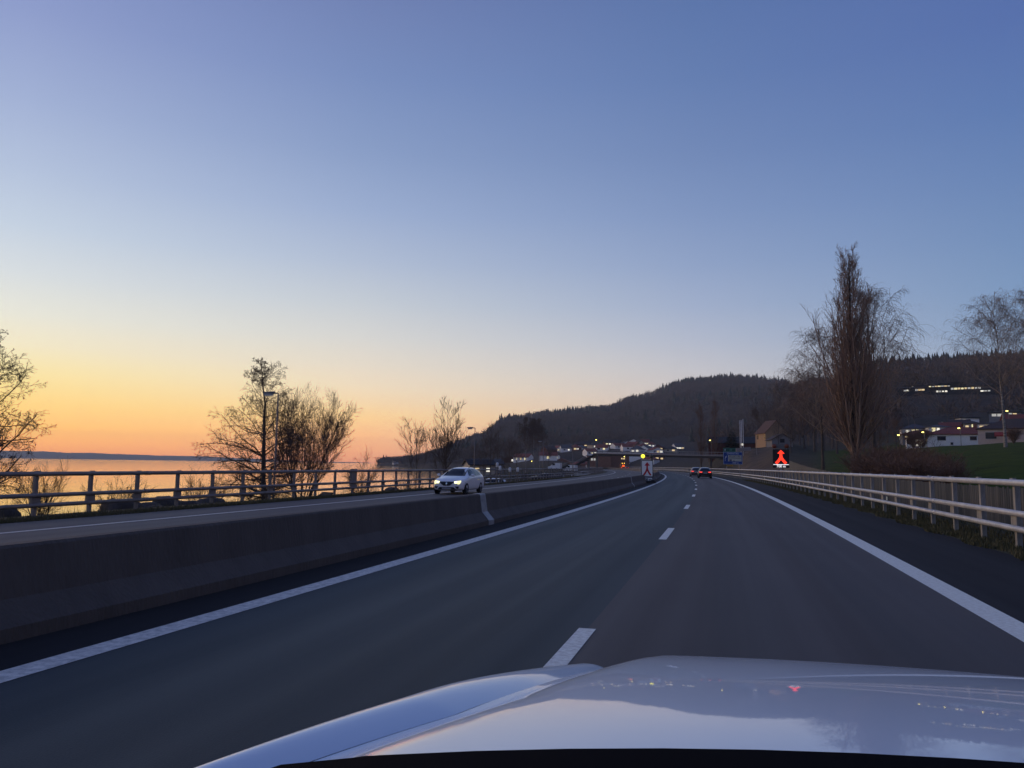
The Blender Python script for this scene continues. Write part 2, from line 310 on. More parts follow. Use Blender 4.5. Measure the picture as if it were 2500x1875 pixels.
def asphalt(name, c1, c2, rough=0.75, track=None, spec=0.35):   # track = lane centre: polished, darker wheel paths 0.78 m either side
    m = bpy.data.materials.new(name); m.use_nodes = True; t = m.node_tree; b = t.nodes['Principled BSDF']
    b.inputs['Roughness'].default_value = rough; b.inputs['Specular IOR Level'].default_value = spec
    uv = t.nodes.new('ShaderNodeUVMap'); uv.uv_map = 'road'
    def noise(scale, sc, det=6):
        mp = t.nodes.new('ShaderNodeMapping'); mp.inputs['Scale'].default_value = sc; t.links.new(uv.outputs[0], mp.inputs[0])
        n = t.nodes.new('ShaderNodeTexNoise'); n.inputs['Scale'].default_value = scale; n.inputs['Detail'].default_value = det; t.links.new(mp.outputs[0], n.inputs['Vector']); return n.outputs['Fac']
    def math_(op, a, b_):
        n = t.nodes.new('ShaderNodeMath'); n.operation = op
        for i, v in enumerate((a, b_)):
            if isinstance(v, (int, float)): n.inputs[i].default_value = v
            else: t.links.new(v, n.inputs[i])
        return n.outputs[0]
    f = math_('ADD', math_('MULTIPLY', noise(1.0, (2.2, 0.03, 1)), 0.55), math_('ADD', math_('MULTIPLY', noise(1.0, (0.6, 0.25, 1)), 0.25), math_('MULTIPLY', noise(110, (1, 1, 1), 2), 0.34)))
    f = math_('SUBTRACT', f, 0.045)
    if track is not None:
        sp = t.nodes.new('ShaderNodeSeparateXYZ'); t.links.new(uv.outputs[0], sp.inputs[0])
        ds_ = math_('SUBTRACT', math_('ABSOLUTE', math_('SUBTRACT', sp.outputs[0], track), 0.0), 0.78)
        g_ = math_('POWER', 2.718, math_('MULTIPLY', math_('MULTIPLY', ds_, ds_), -14.0))
        f = math_('SUBTRACT', f, math_('MULTIPLY', g_, 0.11))
    rp = t.nodes.new('ShaderNodeValToRGB'); rp.color_ramp.elements[0].position = 0.38; rp.color_ramp.elements[1].position = 0.62
    rp.color_ramp.elements[0].color = (*c1, 1); rp.color_ramp.elements[1].color = (*c2, 1)
    t.links.new(f, rp.inputs[0]); t.links.new(rp.outputs[0], b.inputs['Base Color'])
    r2 = math_('ADD', math_('MULTIPLY', noise(1.0, (1.6, 0.02, 1)), 0.35), rough-0.175); t.links.new(r2, b.inputs['Roughness'])
    bp = t.nodes.new('ShaderNodeBump'); bp.inputs['Strength'].default_value = 0.35; bp.inputs['Distance'].default_value = 0.008
    t.links.new(noise(90, (1, 1, 1), 2), bp.inputs['Height']); t.links.new(bp.outputs[0], b.inputs['Normal'])
    return m
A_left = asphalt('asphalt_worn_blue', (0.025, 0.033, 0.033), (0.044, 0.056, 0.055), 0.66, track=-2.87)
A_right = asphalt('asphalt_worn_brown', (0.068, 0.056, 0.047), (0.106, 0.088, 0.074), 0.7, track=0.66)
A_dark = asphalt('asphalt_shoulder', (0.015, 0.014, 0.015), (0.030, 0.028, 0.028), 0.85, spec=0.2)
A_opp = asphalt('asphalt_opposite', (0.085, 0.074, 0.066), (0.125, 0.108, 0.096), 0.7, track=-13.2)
LL, LM, LR = -4.54, -1.19, 2.51; OUT = -15.15; OIN = -7.6; ZO = -0.22; OMID = (OUT+OIN)/2
S0, S1 = -60, 640
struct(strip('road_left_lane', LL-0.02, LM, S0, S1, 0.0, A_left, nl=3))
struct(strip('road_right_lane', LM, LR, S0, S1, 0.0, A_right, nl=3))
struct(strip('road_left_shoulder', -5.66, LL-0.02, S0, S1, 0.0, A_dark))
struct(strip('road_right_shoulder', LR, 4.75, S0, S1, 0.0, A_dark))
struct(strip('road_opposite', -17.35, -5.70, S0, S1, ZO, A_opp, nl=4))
paint = mat('road_paint', (0.88, 0.82, 0.66), 0.6, var=0.30, vscale=20, bump=0.2, bscale=60)
paint_old = mat('road_paint_worn', (0.70, 0.65, 0.56), 0.6, var=0.38, vscale=14, bump=0.2, bscale=60)
paint_right = mat('road_paint_headlit', (0.95, 0.90, 0.70), 0.6, var=0.22, vscale=22, bump=0.2, bscale=60)  # right edge line: headlight brightness put into its base colour
struct(strip('edge_line_left', LL-0.13, LL+0.12, S0, S1, 0.004, paint_old))
for k in range(36):
    s0 = 23.5+20.0*k-80; struct(strip('edge_line_right', LR-0.14, LR+0.16, max(S0, s0), min(S1, s0+19.97), 0.004, paint_right))
struct(strip('outer_line', OUT-0.09, OUT+0.09, S0, S1, ZO+0.004, paint_old))
struct(strip('inner_line', OIN-0.08, OIN+0.08, S0, S1, ZO+0.004, paint_old))
for k in range(-5, 50):
    s0 = 3.9+11.8*k
    struct(strip('lane_dash', LM-0.075, LM+0.075, s0, s0+3.0, 0.004, paint, ds=1.5))
    struct(strip('lane_dash_opposite', OMID-0.075, OMID+0.075, s0+4, s0+7.0, ZO+0.004, paint_old, ds=1.5))

# ------------------------------------------------------------------ median barrier
conc = mat('barrier_concrete', (0.088, 0.075, 0.064), 0.85, var=0.20, vscale=1.3, bump=0.5, bscale=18, stretch=(1.6, 1.6, .35))
conc_j = mat('joint_steel', (0.30, 0.31, 0.32), 0.55, metal=0.3, var=0.25, vscale=6)
conc_base = mat('barrier_foot', (0.075, 0.07, 0.066), 0.9, var=0.3, vscale=3, bump=0.3)
PROF = [(-5.33, 0.0), (-5.33, 0.11), (-5.50, 0.30), (-5.56, 0.69), (-5.58, 0.715), (-5.72, 0.715), (-5.74, 0.69), (-5.80, 0.30), (-5.97, 0.05), (-5.97, -0.24), (-5.40, -0.24)]
def sweep(name, prof, s0, s1, m, parent, base, ds=3.0, closed=True):
    ss = np.linspace(s0, s1, max(2, int((s1-s0)/ds)+1)); n = len(prof); V = []; F = []
    for s in ss:
        for l, z in prof: V.append(P(s, l, z)-base)
    for i in range(len(ss)-1):
        for k in range(n if closed else n-1): F.append((i*n+k, (i+1)*n+k, (i+1)*n+(k+1)%n, i*n+(k+1)%n))
    F.append(tuple(range(n))); F.append(tuple((len(ss)-1)*n+k for k in range(n))[::-1])
    mb = MB(); mb.add(V, F); return mb.build(name, m, parent)
JOINTS = [17.9+36.6*k for k in range(-2, 14)]
base = P(0, -5.65); bar = thing('concrete_barrier', 'long low grey concrete barrier dividing the two carriageways', 'barrier', base)
for a, b_ in zip(JOINTS[:-1], JOINTS[1:]):
    sweep('barrier_section', PROF, a+0.02, b_-0.02, conc, bar, base)
for j in JOINTS:
    grow = [(l+(0.012 if l > -5.65 else -0.012), z+(0.008 if z > 0.7 else 0.0)) for l, z in PROF]
    sweep('joint_plate', grow, j-0.22, j+0.22, conc_j, bar, base, ds=1)

# ------------------------------------------------------------------ pipe railings
galv = mat('galvanised_steel', (0.56, 0.56, 0.55), 0.5, metal=0.25, bump=.15, bscale=5, var=0.18, vscale=2.5)
galv_post = mat('galvanised_post', (0.30, 0.285, 0.265), 0.55, metal=0.4, var=0.3, vscale=9, stretch=(1, 1, 0.3))
galv_backlit = mat('backlit_steel_rail', (0.25, 0.215, 0.195), 0.55, metal=0.3, var=0.25, vscale=2.5)  # darker than the right rail: backlit shade put into the base colour
def tube_road(name, l, z, r, s0, s1, m, parent, base, ds=4.0, n=10):
    ss = np.linspace(s0, s1, max(2, int((s1-s0)/ds)+1)); mb = MB(); mb.tube([P(s, l, z)-base for s in ss], r, n); return mb.build(name, m, parent, smooth=True)
def railing(label, l, side, rails, spacing, s0, s1, first, m_rail, m_post, ground, reflect=False, wide=None):
    base = P(0, l); t = thing('pipe_railing', label, 'guard rail', base)
    for z, r in rails:
        a = s0
        while a < s1:                                        # each rail comes in lengths with a sleeve at the joint
            e = min(a+spacing*7, s1)
            tube_road('rail', l+side*0.10, z, r, a, e, m_rail, t, base)
            e2 = min(e+0.12, s1+0.12)
            mb = MB(); mb.tube([P(e-0.12, l+side*0.10, z)-base, P(e2, l+side*0.10, z)-base], r*1.10, 10); mb.build('sleeve', m_rail, t, smooth=True)
            a = e
    ztop = rails[0][0]
    pm = MB(); pm.box((0, 0, (ztop+0.05+ground)/2-0.2), (0.09, 0.11, ztop-0.1-ground+0.5)); pm.box((side*0.05, 0, ztop+0.035), (0.06, 0.16, 0.10)); pme = pm.mesh('post'); pme.materials.append(m_post)
    zb = (rails[1][0]+rails[2][0])/2; bm_ = MB(); bm_.box((side*0.02, 0, zb), (0.10, 0.30, rails[1][0]-rails[2][0]-0.06)); bme = bm_.mesh('bracket'); bme.materials.append(m_post)
    k = 0; s = first
    while s < s1 and k < 290:
        link('post', pme, None, t, P(s, l)-base, heading(s)); link('bracket', bme, None, t, P(s, l)-base, heading(s)); s += spacing; k += 1
    if wide:
        w = MB(); w.box((0, 0, 0.62), (0.12, 0.62, 0.92)); w.build('panel_post', m_post, t, P(wide, l)-base, heading(wide))
    if reflect:
        rm = mat('reflector', (0.9, 0.92, 0.7), 0.3)
        for s in (27.5, 52.0, 77.0, 105.0):
            w = MB(); w.box((-0.16, 0, zb), (0.02, 0.09, 0.12)); w.build('reflector', rm, t, P(s, l)-base, heading(s))
    return t
railing('silver pipe guard rail along the right shoulder', 5.3, -1, [(1.215, 0.062), (0.655, 0.058), (0.37, 0.058)], 2.0, -6, 560, -5.3, galv, galv_post, 0.0, reflect=True)
railing('dark pipe guard rail between the opposite lanes and the lake', -18.7, 1, [(0.97, 0.066), (0.37, 0.062), (0.09, 0.062)], 2.02, -6, 470, 17.9-2.02*11, galv_backlit, galv_backlit, -0.3, wide=38.2)

# verges
vergem = mat('verge_soil', (0.055, 0.054, 0.026), 0.95, var=0.5, vscale=4, bump=0.8, bscale=30)
struct(strip('verge_right', 4.70, 7.4, S0, 600, 0.006, vergem, nl=3)); struct(strip('verge_left', -19.0, -17.3, S0, 600, ZO+0.006, vergem, nl=3))
def blades(name, label_mat, gen, n, h0, h1, seed, lean=0.5, w=0.012):
    r = np.random.default_rng(seed); S, Lx = gen(r, n); n = len(S); a = S/RC
    X = -RC+(RC+Lx)*np.cos(a); Yb = (RC+Lx)*np.sin(a); Zb = np.where(Lx > 0, np.where(Lx < 7.4, 0.0, G(X, Yb)), np.where(Lx > -19.0, ZO, G(X, Yb)))
    h = r.uniform(h0, h1, n)*(0.5+r.random(n)); th = r.uniform(0, 2*np.pi, n); ln = r.uniform(0, lean, n)*h
    wx = np.cos(th+1.57)*w*(1+h*2); wy = np.sin(th+1.57)*w*(1+h*2)
    B = np.stack([X, Yb, Zb], -1); T = B+np.stack([np.cos(th)*ln, np.sin(th)*ln, h], -1); W = np.stack([wx, wy, 0*wx], -1)
    V = np.stack([B-W, B+W, T], 1).reshape(-1, 3); F = np.arange(3*n).reshape(-1, 3)
    return stuff(link(name, np_mesh(name, V, F), label_mat))
grm = mat('dry_grass', (0.060, 0.064, 0.022), 0.9, var=0.5, vscale=1.2, col2=(0.135, 0.115, 0.055))
def g_right(r, n):
    S = 9+r.random(n)**1.6*90; return S, 4.66+np.abs(r.normal(0, 0.9, n))+.10*np.sin(S*2.1)
def g_left(r, n):
    S = 10+r.random(n)**1.5*110; return S, -17.3-np.abs(r.normal(0, 0.55, n))
def g_shore(r, n):
    S = 10+r.random(n)**1.3*75; return S, -19.3-r.random(n)*2.6
blades('verge_grass', grm, g_right, 60000, 0.03, 0.085, 1); blades('verge_grass', grm, g_left, 42000, 0.03, 0.10, 2); blades('shore_grass', grm, g_shore, 9000, 0.12, 0.5, 4, 0.4, 0.006)

# ------------------------------------------------------------------ trees
def norm(v): return v/np.maximum(np.linalg.norm(v, axis=-1, keepdims=True), 1e-9)
def grow_level(r, par, prad, plen, n, cnt, t0, t1, ang, lr, shape, gnarl, trop, rr, jitter=0.3, spiral=False):
    B, m, _ = par.shape; t = r.uniform(t0, t1, (B, cnt)); t.sort(axis=1)
    x = t*(m-1); i = np.clip(x.astype(int), 0, m-2); u = (x-i)[..., None]; bi = np.arange(B)[:, None]
    p = par[bi, i]*(1-u)+par[bi, i+1]*u; tan = norm(par[bi, i+1]-par[bi, i]); rad = prad[bi, i]*(1-u[..., 0])+prad[bi, i+1]*u[..., 0]
    rnd = r.standard_normal((B, cnt, 3)); perp = norm(rnd-np.sum(rnd*tan, -1, keepdims=True)*tan)
    if spiral:
        e1 = norm(np.cross(tan, np.array([0.31, 0.95, 0.05]))); e2 = np.cross(tan, e1); th = (np.arange(cnt)*2.39996)[None]+r.uniform(0, 6.28, (B, 1))+r.normal(0, .25, (B, cnt))
        perp = e1*np.cos(th)[..., None]+e2*np.sin(th)[..., None]
    ag = ang(t) if callable(ang) else ang+0*t; a = RAD(1)*(ag+r.normal(0, 1, (B, cnt))*ag*0.18)[..., None]
    d = norm(np.cos(a)*tan+np.sin(a)*perp); ln = plen[:, None]*lr*shape(t)*(1+jitter*r.uniform(-1, 1, (B, cnt)))
    p = p.reshape(-1, 3); d = d.reshape(-1, 3); ln = ln.reshape(-1); r0 = np.minimum(rad.reshape(-1)*rr, ln*0.05+0.002)
    pts = [p]; up = np.array([0, 0, 1.0])
    for k in range(n-1):
        d = norm(d+r.standard_normal(d.shape)*gnarl+up*trop); p = p+d*(ln/(n-1))[:, None]; pts.append(p)
    return np.stack(pts, 1), r0[:, None]*np.linspace(1, 0.35, n)[None], ln
def tubes_np(Pt, Rd, sides):
    B, n, _ = Pt.shape; T = np.empty_like(Pt); T[:, 1:-1] = Pt[:, 2:]-Pt[:, :-2]; T[:, 0] = Pt[:, 1]-Pt[:, 0]; T[:, -1] = Pt[:, -1]-Pt[:, -2]; T = norm(T)
    ref = np.where(np.abs(T[..., 2:3]) > 0.9, np.array([1.0, 0, 0]), np.array([0, 0, 1.0])); a = norm(np.cross(T, ref)); b = np.cross(T, a)
    if sides == 2:
        th = np.random.default_rng(1).uniform(0, 6.28, (B, 1, 1)); w = a*np.cos(th)+b*np.sin(th)
        V = np.stack([Pt-w*Rd[..., None], Pt+w*Rd[..., None]], 2).reshape(-1, 3)
        q = (np.arange(B)[:, None]*n+np.arange(n-1)[None]).ravel()*2
        return V, np.stack([q, q+1, q+3, q+2], -1)
    k = np.arange(sides)*2*np.pi/sides; off = a[:, :, None]*np.cos(k)[:, None]+b[:, :, None]*np.sin(k)[:, None]
    V = (Pt[:, :, None]+off*Rd[:, :, None, None]).reshape(-1, 3)
    q = ((np.arange(B)[:, None]*n+np.arange(n-1)[None])[..., None]*sides); kk = np.arange(sides)[None, None]; k2 = (kk+1) % sides
    return V, np.stack([q+kk, q+k2, q+sides+k2, q+sides+kk], -1).reshape(-1, 4)
def join_np(parts):
    Vs = []; Fs = []; o = 0
    for V, F in parts: Vs.append(V); Fs.append(F+o); o += len(V)
    return np.concatenate(Vs), np.concatenate(Fs)
one = lambda t: np.ones_like(t)
def make_tree(name, seed, H, r0, levels, trunks=1, spread=0.0, wob=0.04, trunk_sides=8, trunk_top=0.12, lean=(0, 0), buds=0, trunk_n=12):
    """returns (trunk mesh, crown mesh) in local metres"""
    r = np.random.default_rng(seed); tp = []; tr = []
    for k in range(trunks):
        a = k*2.39996+r.uniform(-.2, .2); hh = H*(1 if k == 0 else r.uniform(0.72, 0.98)); d = np.array([math.cos(a)*spread*r.uniform(.4, 1)+lean[0], math.sin(a)*spread*r.uniform(.4, 1)+lean[1], 1.0])
        if trunks == 1: d = np.array([lean[0], lean[1], 1.0])
        z = np.linspace(0, 1, trunk_n); pts = np.outer(z, d)*hh*np.array([1, 1, 1])
        pts[:, :2] += np.cumsum(r.normal(0, wob, (trunk_n, 2)), 0)*hh/trunk_n*z[:, None]
        tp.append(pts); tr.append(np.interp(z, [0, 0.06, 1], [r0*1.35, r0, r0*trunk_top]))
    par = np.stack(tp); rad = np.stack(tr); ln = np.full(trunks, H); V, F = tubes_np(par, rad, trunk_sides); tparts = [(V, F)]; cparts = []
    for k, lv in enumerate(levels):
        par, rad, ln = grow_level(r, par, rad, ln, *lv['a'], lv.get('shape', one), lv.get('gnarl', .1), lv.get('trop', .05), lv.get('rr', .6), spiral=(k == 0))
        rad = np.maximum(rad, lv.get('rmin', 0.004)); V, F = tubes_np(par, rad, lv.get('sides', 3)); cparts.append((V, F))
    if buds:
        n = par.shape[0]; idx = r.integers(0, n, buds); e = par[idx, -1]+r.normal(0, .02, (buds, 3)); sz = r.uniform(.010, .022, (buds, 1))
        u = norm(r.standard_normal((buds, 3))); w = norm(np.cross(u, r.standard_normal((buds, 3))))
        V = np.stack([e-u*sz*1.6, e-w*sz, e+u*sz*1.6, e+w*sz], 1).reshape(-1, 3); cparts.append((V, np.arange(4*buds).reshape(-1, 4)))
    a, c = join_np(tparts), join_np(cparts)
    return np_mesh(name+'_trunk', *a), np_mesh(name+'_crown', *c)
# a = (points, count, t0, t1, angle, length ratio)
bark = mat('bark_dark', (0.085, 0.066, 0.054), 0.9, var=0.3, vscale=4, bump=0.5)
twig = mat('twigs_brown', (0.125, 0.092, 0.072), 0.9); twig_red = mat('twigs_redbrown', (0.17, 0.10, 0.066), 0.9); twig_grey = mat('twigs_grey', (0.30, 0.225, 0.17), 0.9); twig_dark = mat('twigs_dark', (0.095, 0.068, 0.050), 0.9)
birch_m = mat('birch_bark', (0.26, 0.24, 0.22), 0.8, var=0.75, vscale=2.2, stretch=(1, 1, 3))
def alder(seed, H, r0, buds=1500, lean=(0, 0)):
    return make_tree('alder', seed, H, r0, [
        dict(a=(9, 58, .14, .99, lambda t: 84-44*t, .33), shape=lambda t: np.interp(t, [.14, .30, .5, .7, .85, 1], [.80, .98, .96, .68, .42, .10]), gnarl=.13, trop=-.005, rr=.36, sides=5),
        dict(a=(6, 12, .10, 1, 46, .40), gnarl=.15, trop=.03, rr=.5, sides=3, shape=lambda t: 1.15-.6*t, rmin=.006),
        dict(a=(5, 6, .2, 1, 46, .42), gnarl=.2, trop=.02, rr=.6, sides=3, rmin=.0048, shape=lambda t: 1.1-.5*t),
        dict(a=(3, 5, .2, 1, 45, .36), gnarl=.2, trop=.03, sides=2, rmin=.0042)], buds=buds, lean=lean, wob=.13, trunk_top=.06)
def willow(seed, H, r0):
    return make_tree('willow', seed, H, r0, [
        dict(a=(7, 10, .25, .95, 30, .40), shape=lambda t: 1.1-t*.5, gnarl=.09, trop=.06, rr=.5, sides=4),
        dict(a=(6, 7, .2, 1, 28, .45), gnarl=.11, trop=.07, sides=3, rmin=.006),
        dict(a=(4, 5, .2, 1, 30, .45), gnarl=.13, trop=.06, sides=2, rmin=.0055),
        dict(a=(3, 3, .2, 1, 30, .5), gnarl=.13, trop=.04, sides=2, rmin=.005)], trunks=13, spread=0.62, wob=.12)
def vase(seed, H, r0, trunks=2, spread=.12):
    return make_tree('vase', seed, H, r0, [
        dict(a=(7, 16, .25, .95, 38, .42), shape=lambda t: 1.2-t*.75, gnarl=.07, trop=.12, rr=.5, sides=4),
        dict(a=(6, 8, .2, 1, 30, .42), gnarl=.08, trop=.12, sides=3, rmin=.008),
        dict(a=(4, 5, .15, 1, 30, .42), gnarl=.10, trop=.10, sides=2, rmin=.008)], trunks=trunks, spread=spread, wob=.04)
def poplar(seed, H, r0, rm=.0105):
    return make_tree('poplar', seed, H, r0, [
        dict(a=(10, 106, .05, .96, 28, .40), shape=lambda t: np.interp(t, [0, .12, .3, .45, .6, .8, 1], [.80, 1.05, 1.0, .74, .50, .38, .22]), gnarl=.05, trop=.20, rr=.34, sides=4, rmin=.018),
        dict(a=(6, 12, .10, 1, 25, .36), gnarl=.08, trop=.13, sides=3, rmin=rm, shape=lambda t: 1.15-.6*t),
        dict(a=(4, 5, .15, 1, 28, .42), gnarl=.10, trop=.10, sides=2, rmin=rm*.75, shape=lambda t: 1.1-.5*t),
        dict(a=(3, 2, .15, 1, 28, .5), gnarl=.12, trop=.06, sides=2, rmin=rm*.65)], wob=.02)
def birch(seed, H, r0, rm=.010, t0=.28, lean=(0, 0), dens=1.0):
    return make_tree('birch', seed, H, r0, [
        dict(a=(9, int(24*dens), t0, .985, lambda t: 52-26*t, .34), shape=lambda t: np.interp(t, [0, .3, .6, .85, 1], [.9, 1.05, .85, .55, .3]), gnarl=.09, trop=.06, rr=.40, sides=4, rmin=.018),
        dict(a=(7, 9, .15, 1, 38, .40), gnarl=.13, trop=-.01, sides=3, rmin=rm, shape=lambda t: 1.1-.5*t),
        dict(a=(6, 5, .15, 1, 36, .62), gnarl=.10, trop=-.26, sides=2, rmin=rm*.75),
        dict(a=(5, 3, .15, 1, 26, .80), gnarl=.08, trop=-.42, sides=2, rmin=rm*.6)], wob=.06, lean=lean, trunk_top=.05)
def round_tree(seed, H, r0, rm=.03):
    return make_tree('roundtree', seed, H, r0, [
        dict(a=(7, 18, .2, .97, 42, .46), shape=lambda t: 1.15-t*.7, gnarl=.12, trop=.08, rr=.5, sides=4, rmin=.04),
        dict(a=(5, 9, .2, 1, 40, .42), gnarl=.15, trop=.06, sides=3, rmin=rm),
        dict(a=(4, 8, .2, 1, 42, .45), gnarl=.16, trop=.03, sides=2, rmin=rm*.8)], wob=.05)
def bush(seed, H, rm=.006, trunks=14, spread=.5):
    return make_tree('bush', seed, H, .02*H, [
        dict(a=(5, 7, .15, .95, 28, .5), gnarl=.12, trop=.10, sides=3, rmin=rm*1.3),
        dict(a=(4, 7, .2, 1, 32, .45), gnarl=.14, trop=.06, sides=2, rmin=rm),
        dict(a=(3, 5, .2, 1, 34, .5), gnarl=.15, trop=.03, sides=2, rmin=rm*.8)], trunks=trunks, spread=spread, wob=.12, trunk_sides=4)
def put_tree(name, meshes, label, cat, x, y, bm_, cm_, rot=0.0, sc=1.0, group=None, z=None, sxy=None):
    t = thing(name, label, cat, (x, y, (Gf(x, y) if z is None else z)-0.1), rot, group)
    for nm, me, m in (('trunk', meshes[0], bm_), ('crown', meshes[1], cm_)):
        o = bpy.data.objects.new(nm, me); C.objects.link(o); o.parent = t
        if not me.materials: me.materials.append(m)
        o.scale = (sxy or sc, sxy or sc, sc)
    return t
def tree_px(name, meshes, label, px, D, ytop, Hn, bm_, cm_, rot=0.0, group=None, cat='tree', wid=1.0):
    x, y = pol(px, D); g = Gf(x, y)-0.1; sc = (y2z(px, ytop, D)-g)/Hn
    return put_tree(name, meshes, label, cat, x, y, bm_, cm_, rot, sc, group, sxy=sc*wid)

# lake side
AL = alder(11, 9, .16)
tree_px('alder_tree', AL, 'tall bare alder with spreading branches beside the lake', 648, 44, 880, 9, bark, twig_dark, 0.6)
WL = willow(5, 6, .055)
tree_px('willow_tree', WL, 'bushy many-stemmed bare willow right of the tall alder', 738, 48, 1000, 6, bark, twig, 1.0, wid=.78)
tree_px('alder_tree', alder(23, 9, .17, 7000), 'bare tree cut off by the left edge of the picture', -100, 35, 775, 9, bark, twig_dark, 2.0)
VA = vase(31, 6, .05, 1, 0); VB = vase(35, 6, .06, 2, .07)
tree_px('young_tree', VA, 'small bare round-topped tree just left of the white oncoming car', 1017, 68, 1053, 6, bark, twig_dark, 0.3)
tree_px('young_tree', VB, 'twin-trunked bare tree rising behind the white oncoming car', 1086, 74, 1010, 6, bark, twig_dark, 1.2)
BU = [bush(k, 1.5, .0045, 7, .6) for k in (41, 42, 43)]
for i, (px, D, yt, lab) in enumerate([(100, 29, 1185, 'bare twiggy bush behind the leftmost rail post'), (882, 52, 1155, 'thin bare bush behind the rail near the headland'), (300, 36, 1212, 'low dry bush by the boulders on the shore'), (505, 42, 1200, 'low dry bush left of the tall alder'), (1000, 68, 1178, 'low bare bush left of the white car')]):
    tree_px('shrub', BU[i % 3], lab, px, D, yt, 1.5, twig_dark, twig_dark, i*1.3, cat='shrub', wid=0.8)
# promenade trees beyond the fence
BR = birch(51, 14, .12, .02, .45, dens=.8); BR2 = birch(53, 14, .12, .02, .5, dens=.8)
for i, (px, D, yt) in enumerate([(1283, 150, 1028), (1303, 160, 1032), (1318, 170, 1030)]):
    tree_px('birch_tree', (BR, BR2, BR)[i], ('leftmost', 'middle', 'rightmost')[i]+' of three pale birch trunks against the wooded hill', px, D, yt, 14, birch_m, twig, i*2.1, 'birches on the promenade')
RT = [round_tree(k_, 10, .13, .012) for k_ in (61, 62, 63)]
for i, (px, D, yt, wid) in enumerate([(1197, 140, 1046, .8), (1180, 120, 1108, 1.0), (1215, 190, 1080, 1), (1243, 200, 1075, 1), (1262, 230, 1085, 1.2), (1340, 260, 1098, 1.1), (1232, 120, 1112, 1.0), (1160, 180, 1095, 1)]):
    tree_px('bare_tree', RT[i % 3], ('tallest pale bare tree right behind the second promenade lamp', 'low round-headed bare tree beside the bright kiosk', 'bare brown tree between the bright kiosk and the birches', 'dark bare tree just left of the three pale birches', 'broad bare tree close behind the three pale birches', 'wide bare tree between the birches and the white van', 'low bare tree behind the white-headed posts', 'bare tree directly above the roof of the oncoming car')[i], px, D, yt, 10, bark, twig, i*1.7, 'park trees by the lake', wid=wid)
# right side
PO = poplar(71, 24, .36)
tree_px('poplar_tree', PO, 'tall spire-shaped bare poplar, the tallest tree in view', 2088, 82, 640, 24, bark, mat('twigs_poplar', (0.33, 0.215, 0.15), 0.9), 0.4, wid=1.15)
BW = birch(73, 18, .13, .011, .24, dens=1.7)
tree_px('birch_tree', BW, 'weeping bare birch left of the tall poplar', 2010, 100, 826, 18, bark, twig_grey, 0.2, wid=1.45)
BX = birch(74, 18, .16, .011, .26, dens=1.5)
tree_px('birch_tree', BX, 'weeping bare birch close behind the right of the tall poplar', 2135, 92, 736, 18, bark, twig_grey, 2.5, wid=1.3)
BY = birch(75, 18, .13, .0085, .34, lean=(-.02, 0), dens=1.7)
tree_px('birch_tree', BY, 'pale-trunked weeping birch on the grass bank at the right edge', 2458, 128, 752, 18, birch_m, twig_grey, 1.2, wid=1.35)
tree_px('birch_tree', BX, 'bare birch crown cut off by the right edge of the picture', 2560, 120, 725, 18, bark, twig_grey, 4.0, wid=1.3)
def slim_poplar(seed, H, r0):
    return make_tree('slimpoplar', seed, H, r0, [
        dict(a=(8, 46, .06, .95, 24, .30), shape=lambda t: np.interp(t, [0, .15, .5, .8, 1], [.8, 1, .8, .5, .25]), gnarl=.06, trop=.16, rr=.3, sides=3, rmin=.03),
        dict(a=(4, 6, .15, 1, 26, .42), gnarl=.1, trop=.1, sides=2, rmin=.022),
        dict(a=(3, 4, .15, 1, 28, .5), gnarl=.12, trop=.06, sides=2, rmin=.018)], wob=.02)
PS = slim_poplar(77, 22, .25)
for i, (px, D, yt) in enumerate([(1712, 262, 990), (1746, 255, 978)]):
    tree_px('poplar_tree', PS, ('left', 'right')[i]+' of two slim brown poplars behind the footbridge', px, D, yt, 22, bark, twig_red, i*2.0, 'slim poplars', wid=.85)
BT = birch(79, 12, .09, .016, .55, dens=.6)
tree_px('birch_tree', BT, 'thin leaning white-trunked birch left of the ochre house', 1848, 190, 1005, 12, birch_m, twig, .5, wid=.7)
RB = [round_tree(k_, 12, .2, .016) for k_ in (81, 82, 83)]
tree_px('bare_tree', RB[1], 'slight bare tree in front of the ochre gabled house', 1902, 205, 1030, 12, bark, twig, 2.0, wid=.8)
tree_px('bare_tree', RB[0], 'dark gnarled bare tree beside the ochre house', 1932, 165, 1010, 12, bark, twig, 1.0, wid=.9)
for i, (px, D, yt) in enumerate([(1905, 300, 950), (1935, 260, 940), (1965, 240, 955), (1990, 210, 930), (2012, 250, 935), (2045, 190, 960), (2075, 220, 930), (1885, 330, 985), (1955, 330, 960), (2110, 200, 970), (2140, 240, 950), (2170, 260, 985), (2035, 300, 945), (1870, 280, 1010), (2190, 190, 1030), (2150, 150, 1035)]):
    tree_px('bare_tree', RB[i % 3], 'reddish-brown bare tree in the grove behind the tall poplar', px, D, yt, 12, bark, twig_red, i*1.9, 'grove behind the poplar', wid=1.0)
HB = [bush(91, 2.2, .008, 16, .55), bush(92, 2.2, .008, 16, .55), bush(93, 2.2, .008, 16, .6)]
for i, (px, D, yt) in enumerate([(2118, 62, 1134), (2140, 58, 1130), (2165, 56, 1124), (2190, 58, 1120), (2215, 62, 1118), (2240, 58, 1124), (2262, 54, 1130), (2285, 52, 1138), (2310, 50, 1146), (2180, 48, 1140), (2230, 46, 1144), (2205, 70, 1114), (2170, 72, 1116)]):
    tree_px('shrub', HB[i % 3], 'brown leafless shrub in the thicket below the grass bank', px, D, yt, 2.2, twig, twig_red, i*1.1, 'thicket behind the right guard rail', 'shrub', wid=1.3)
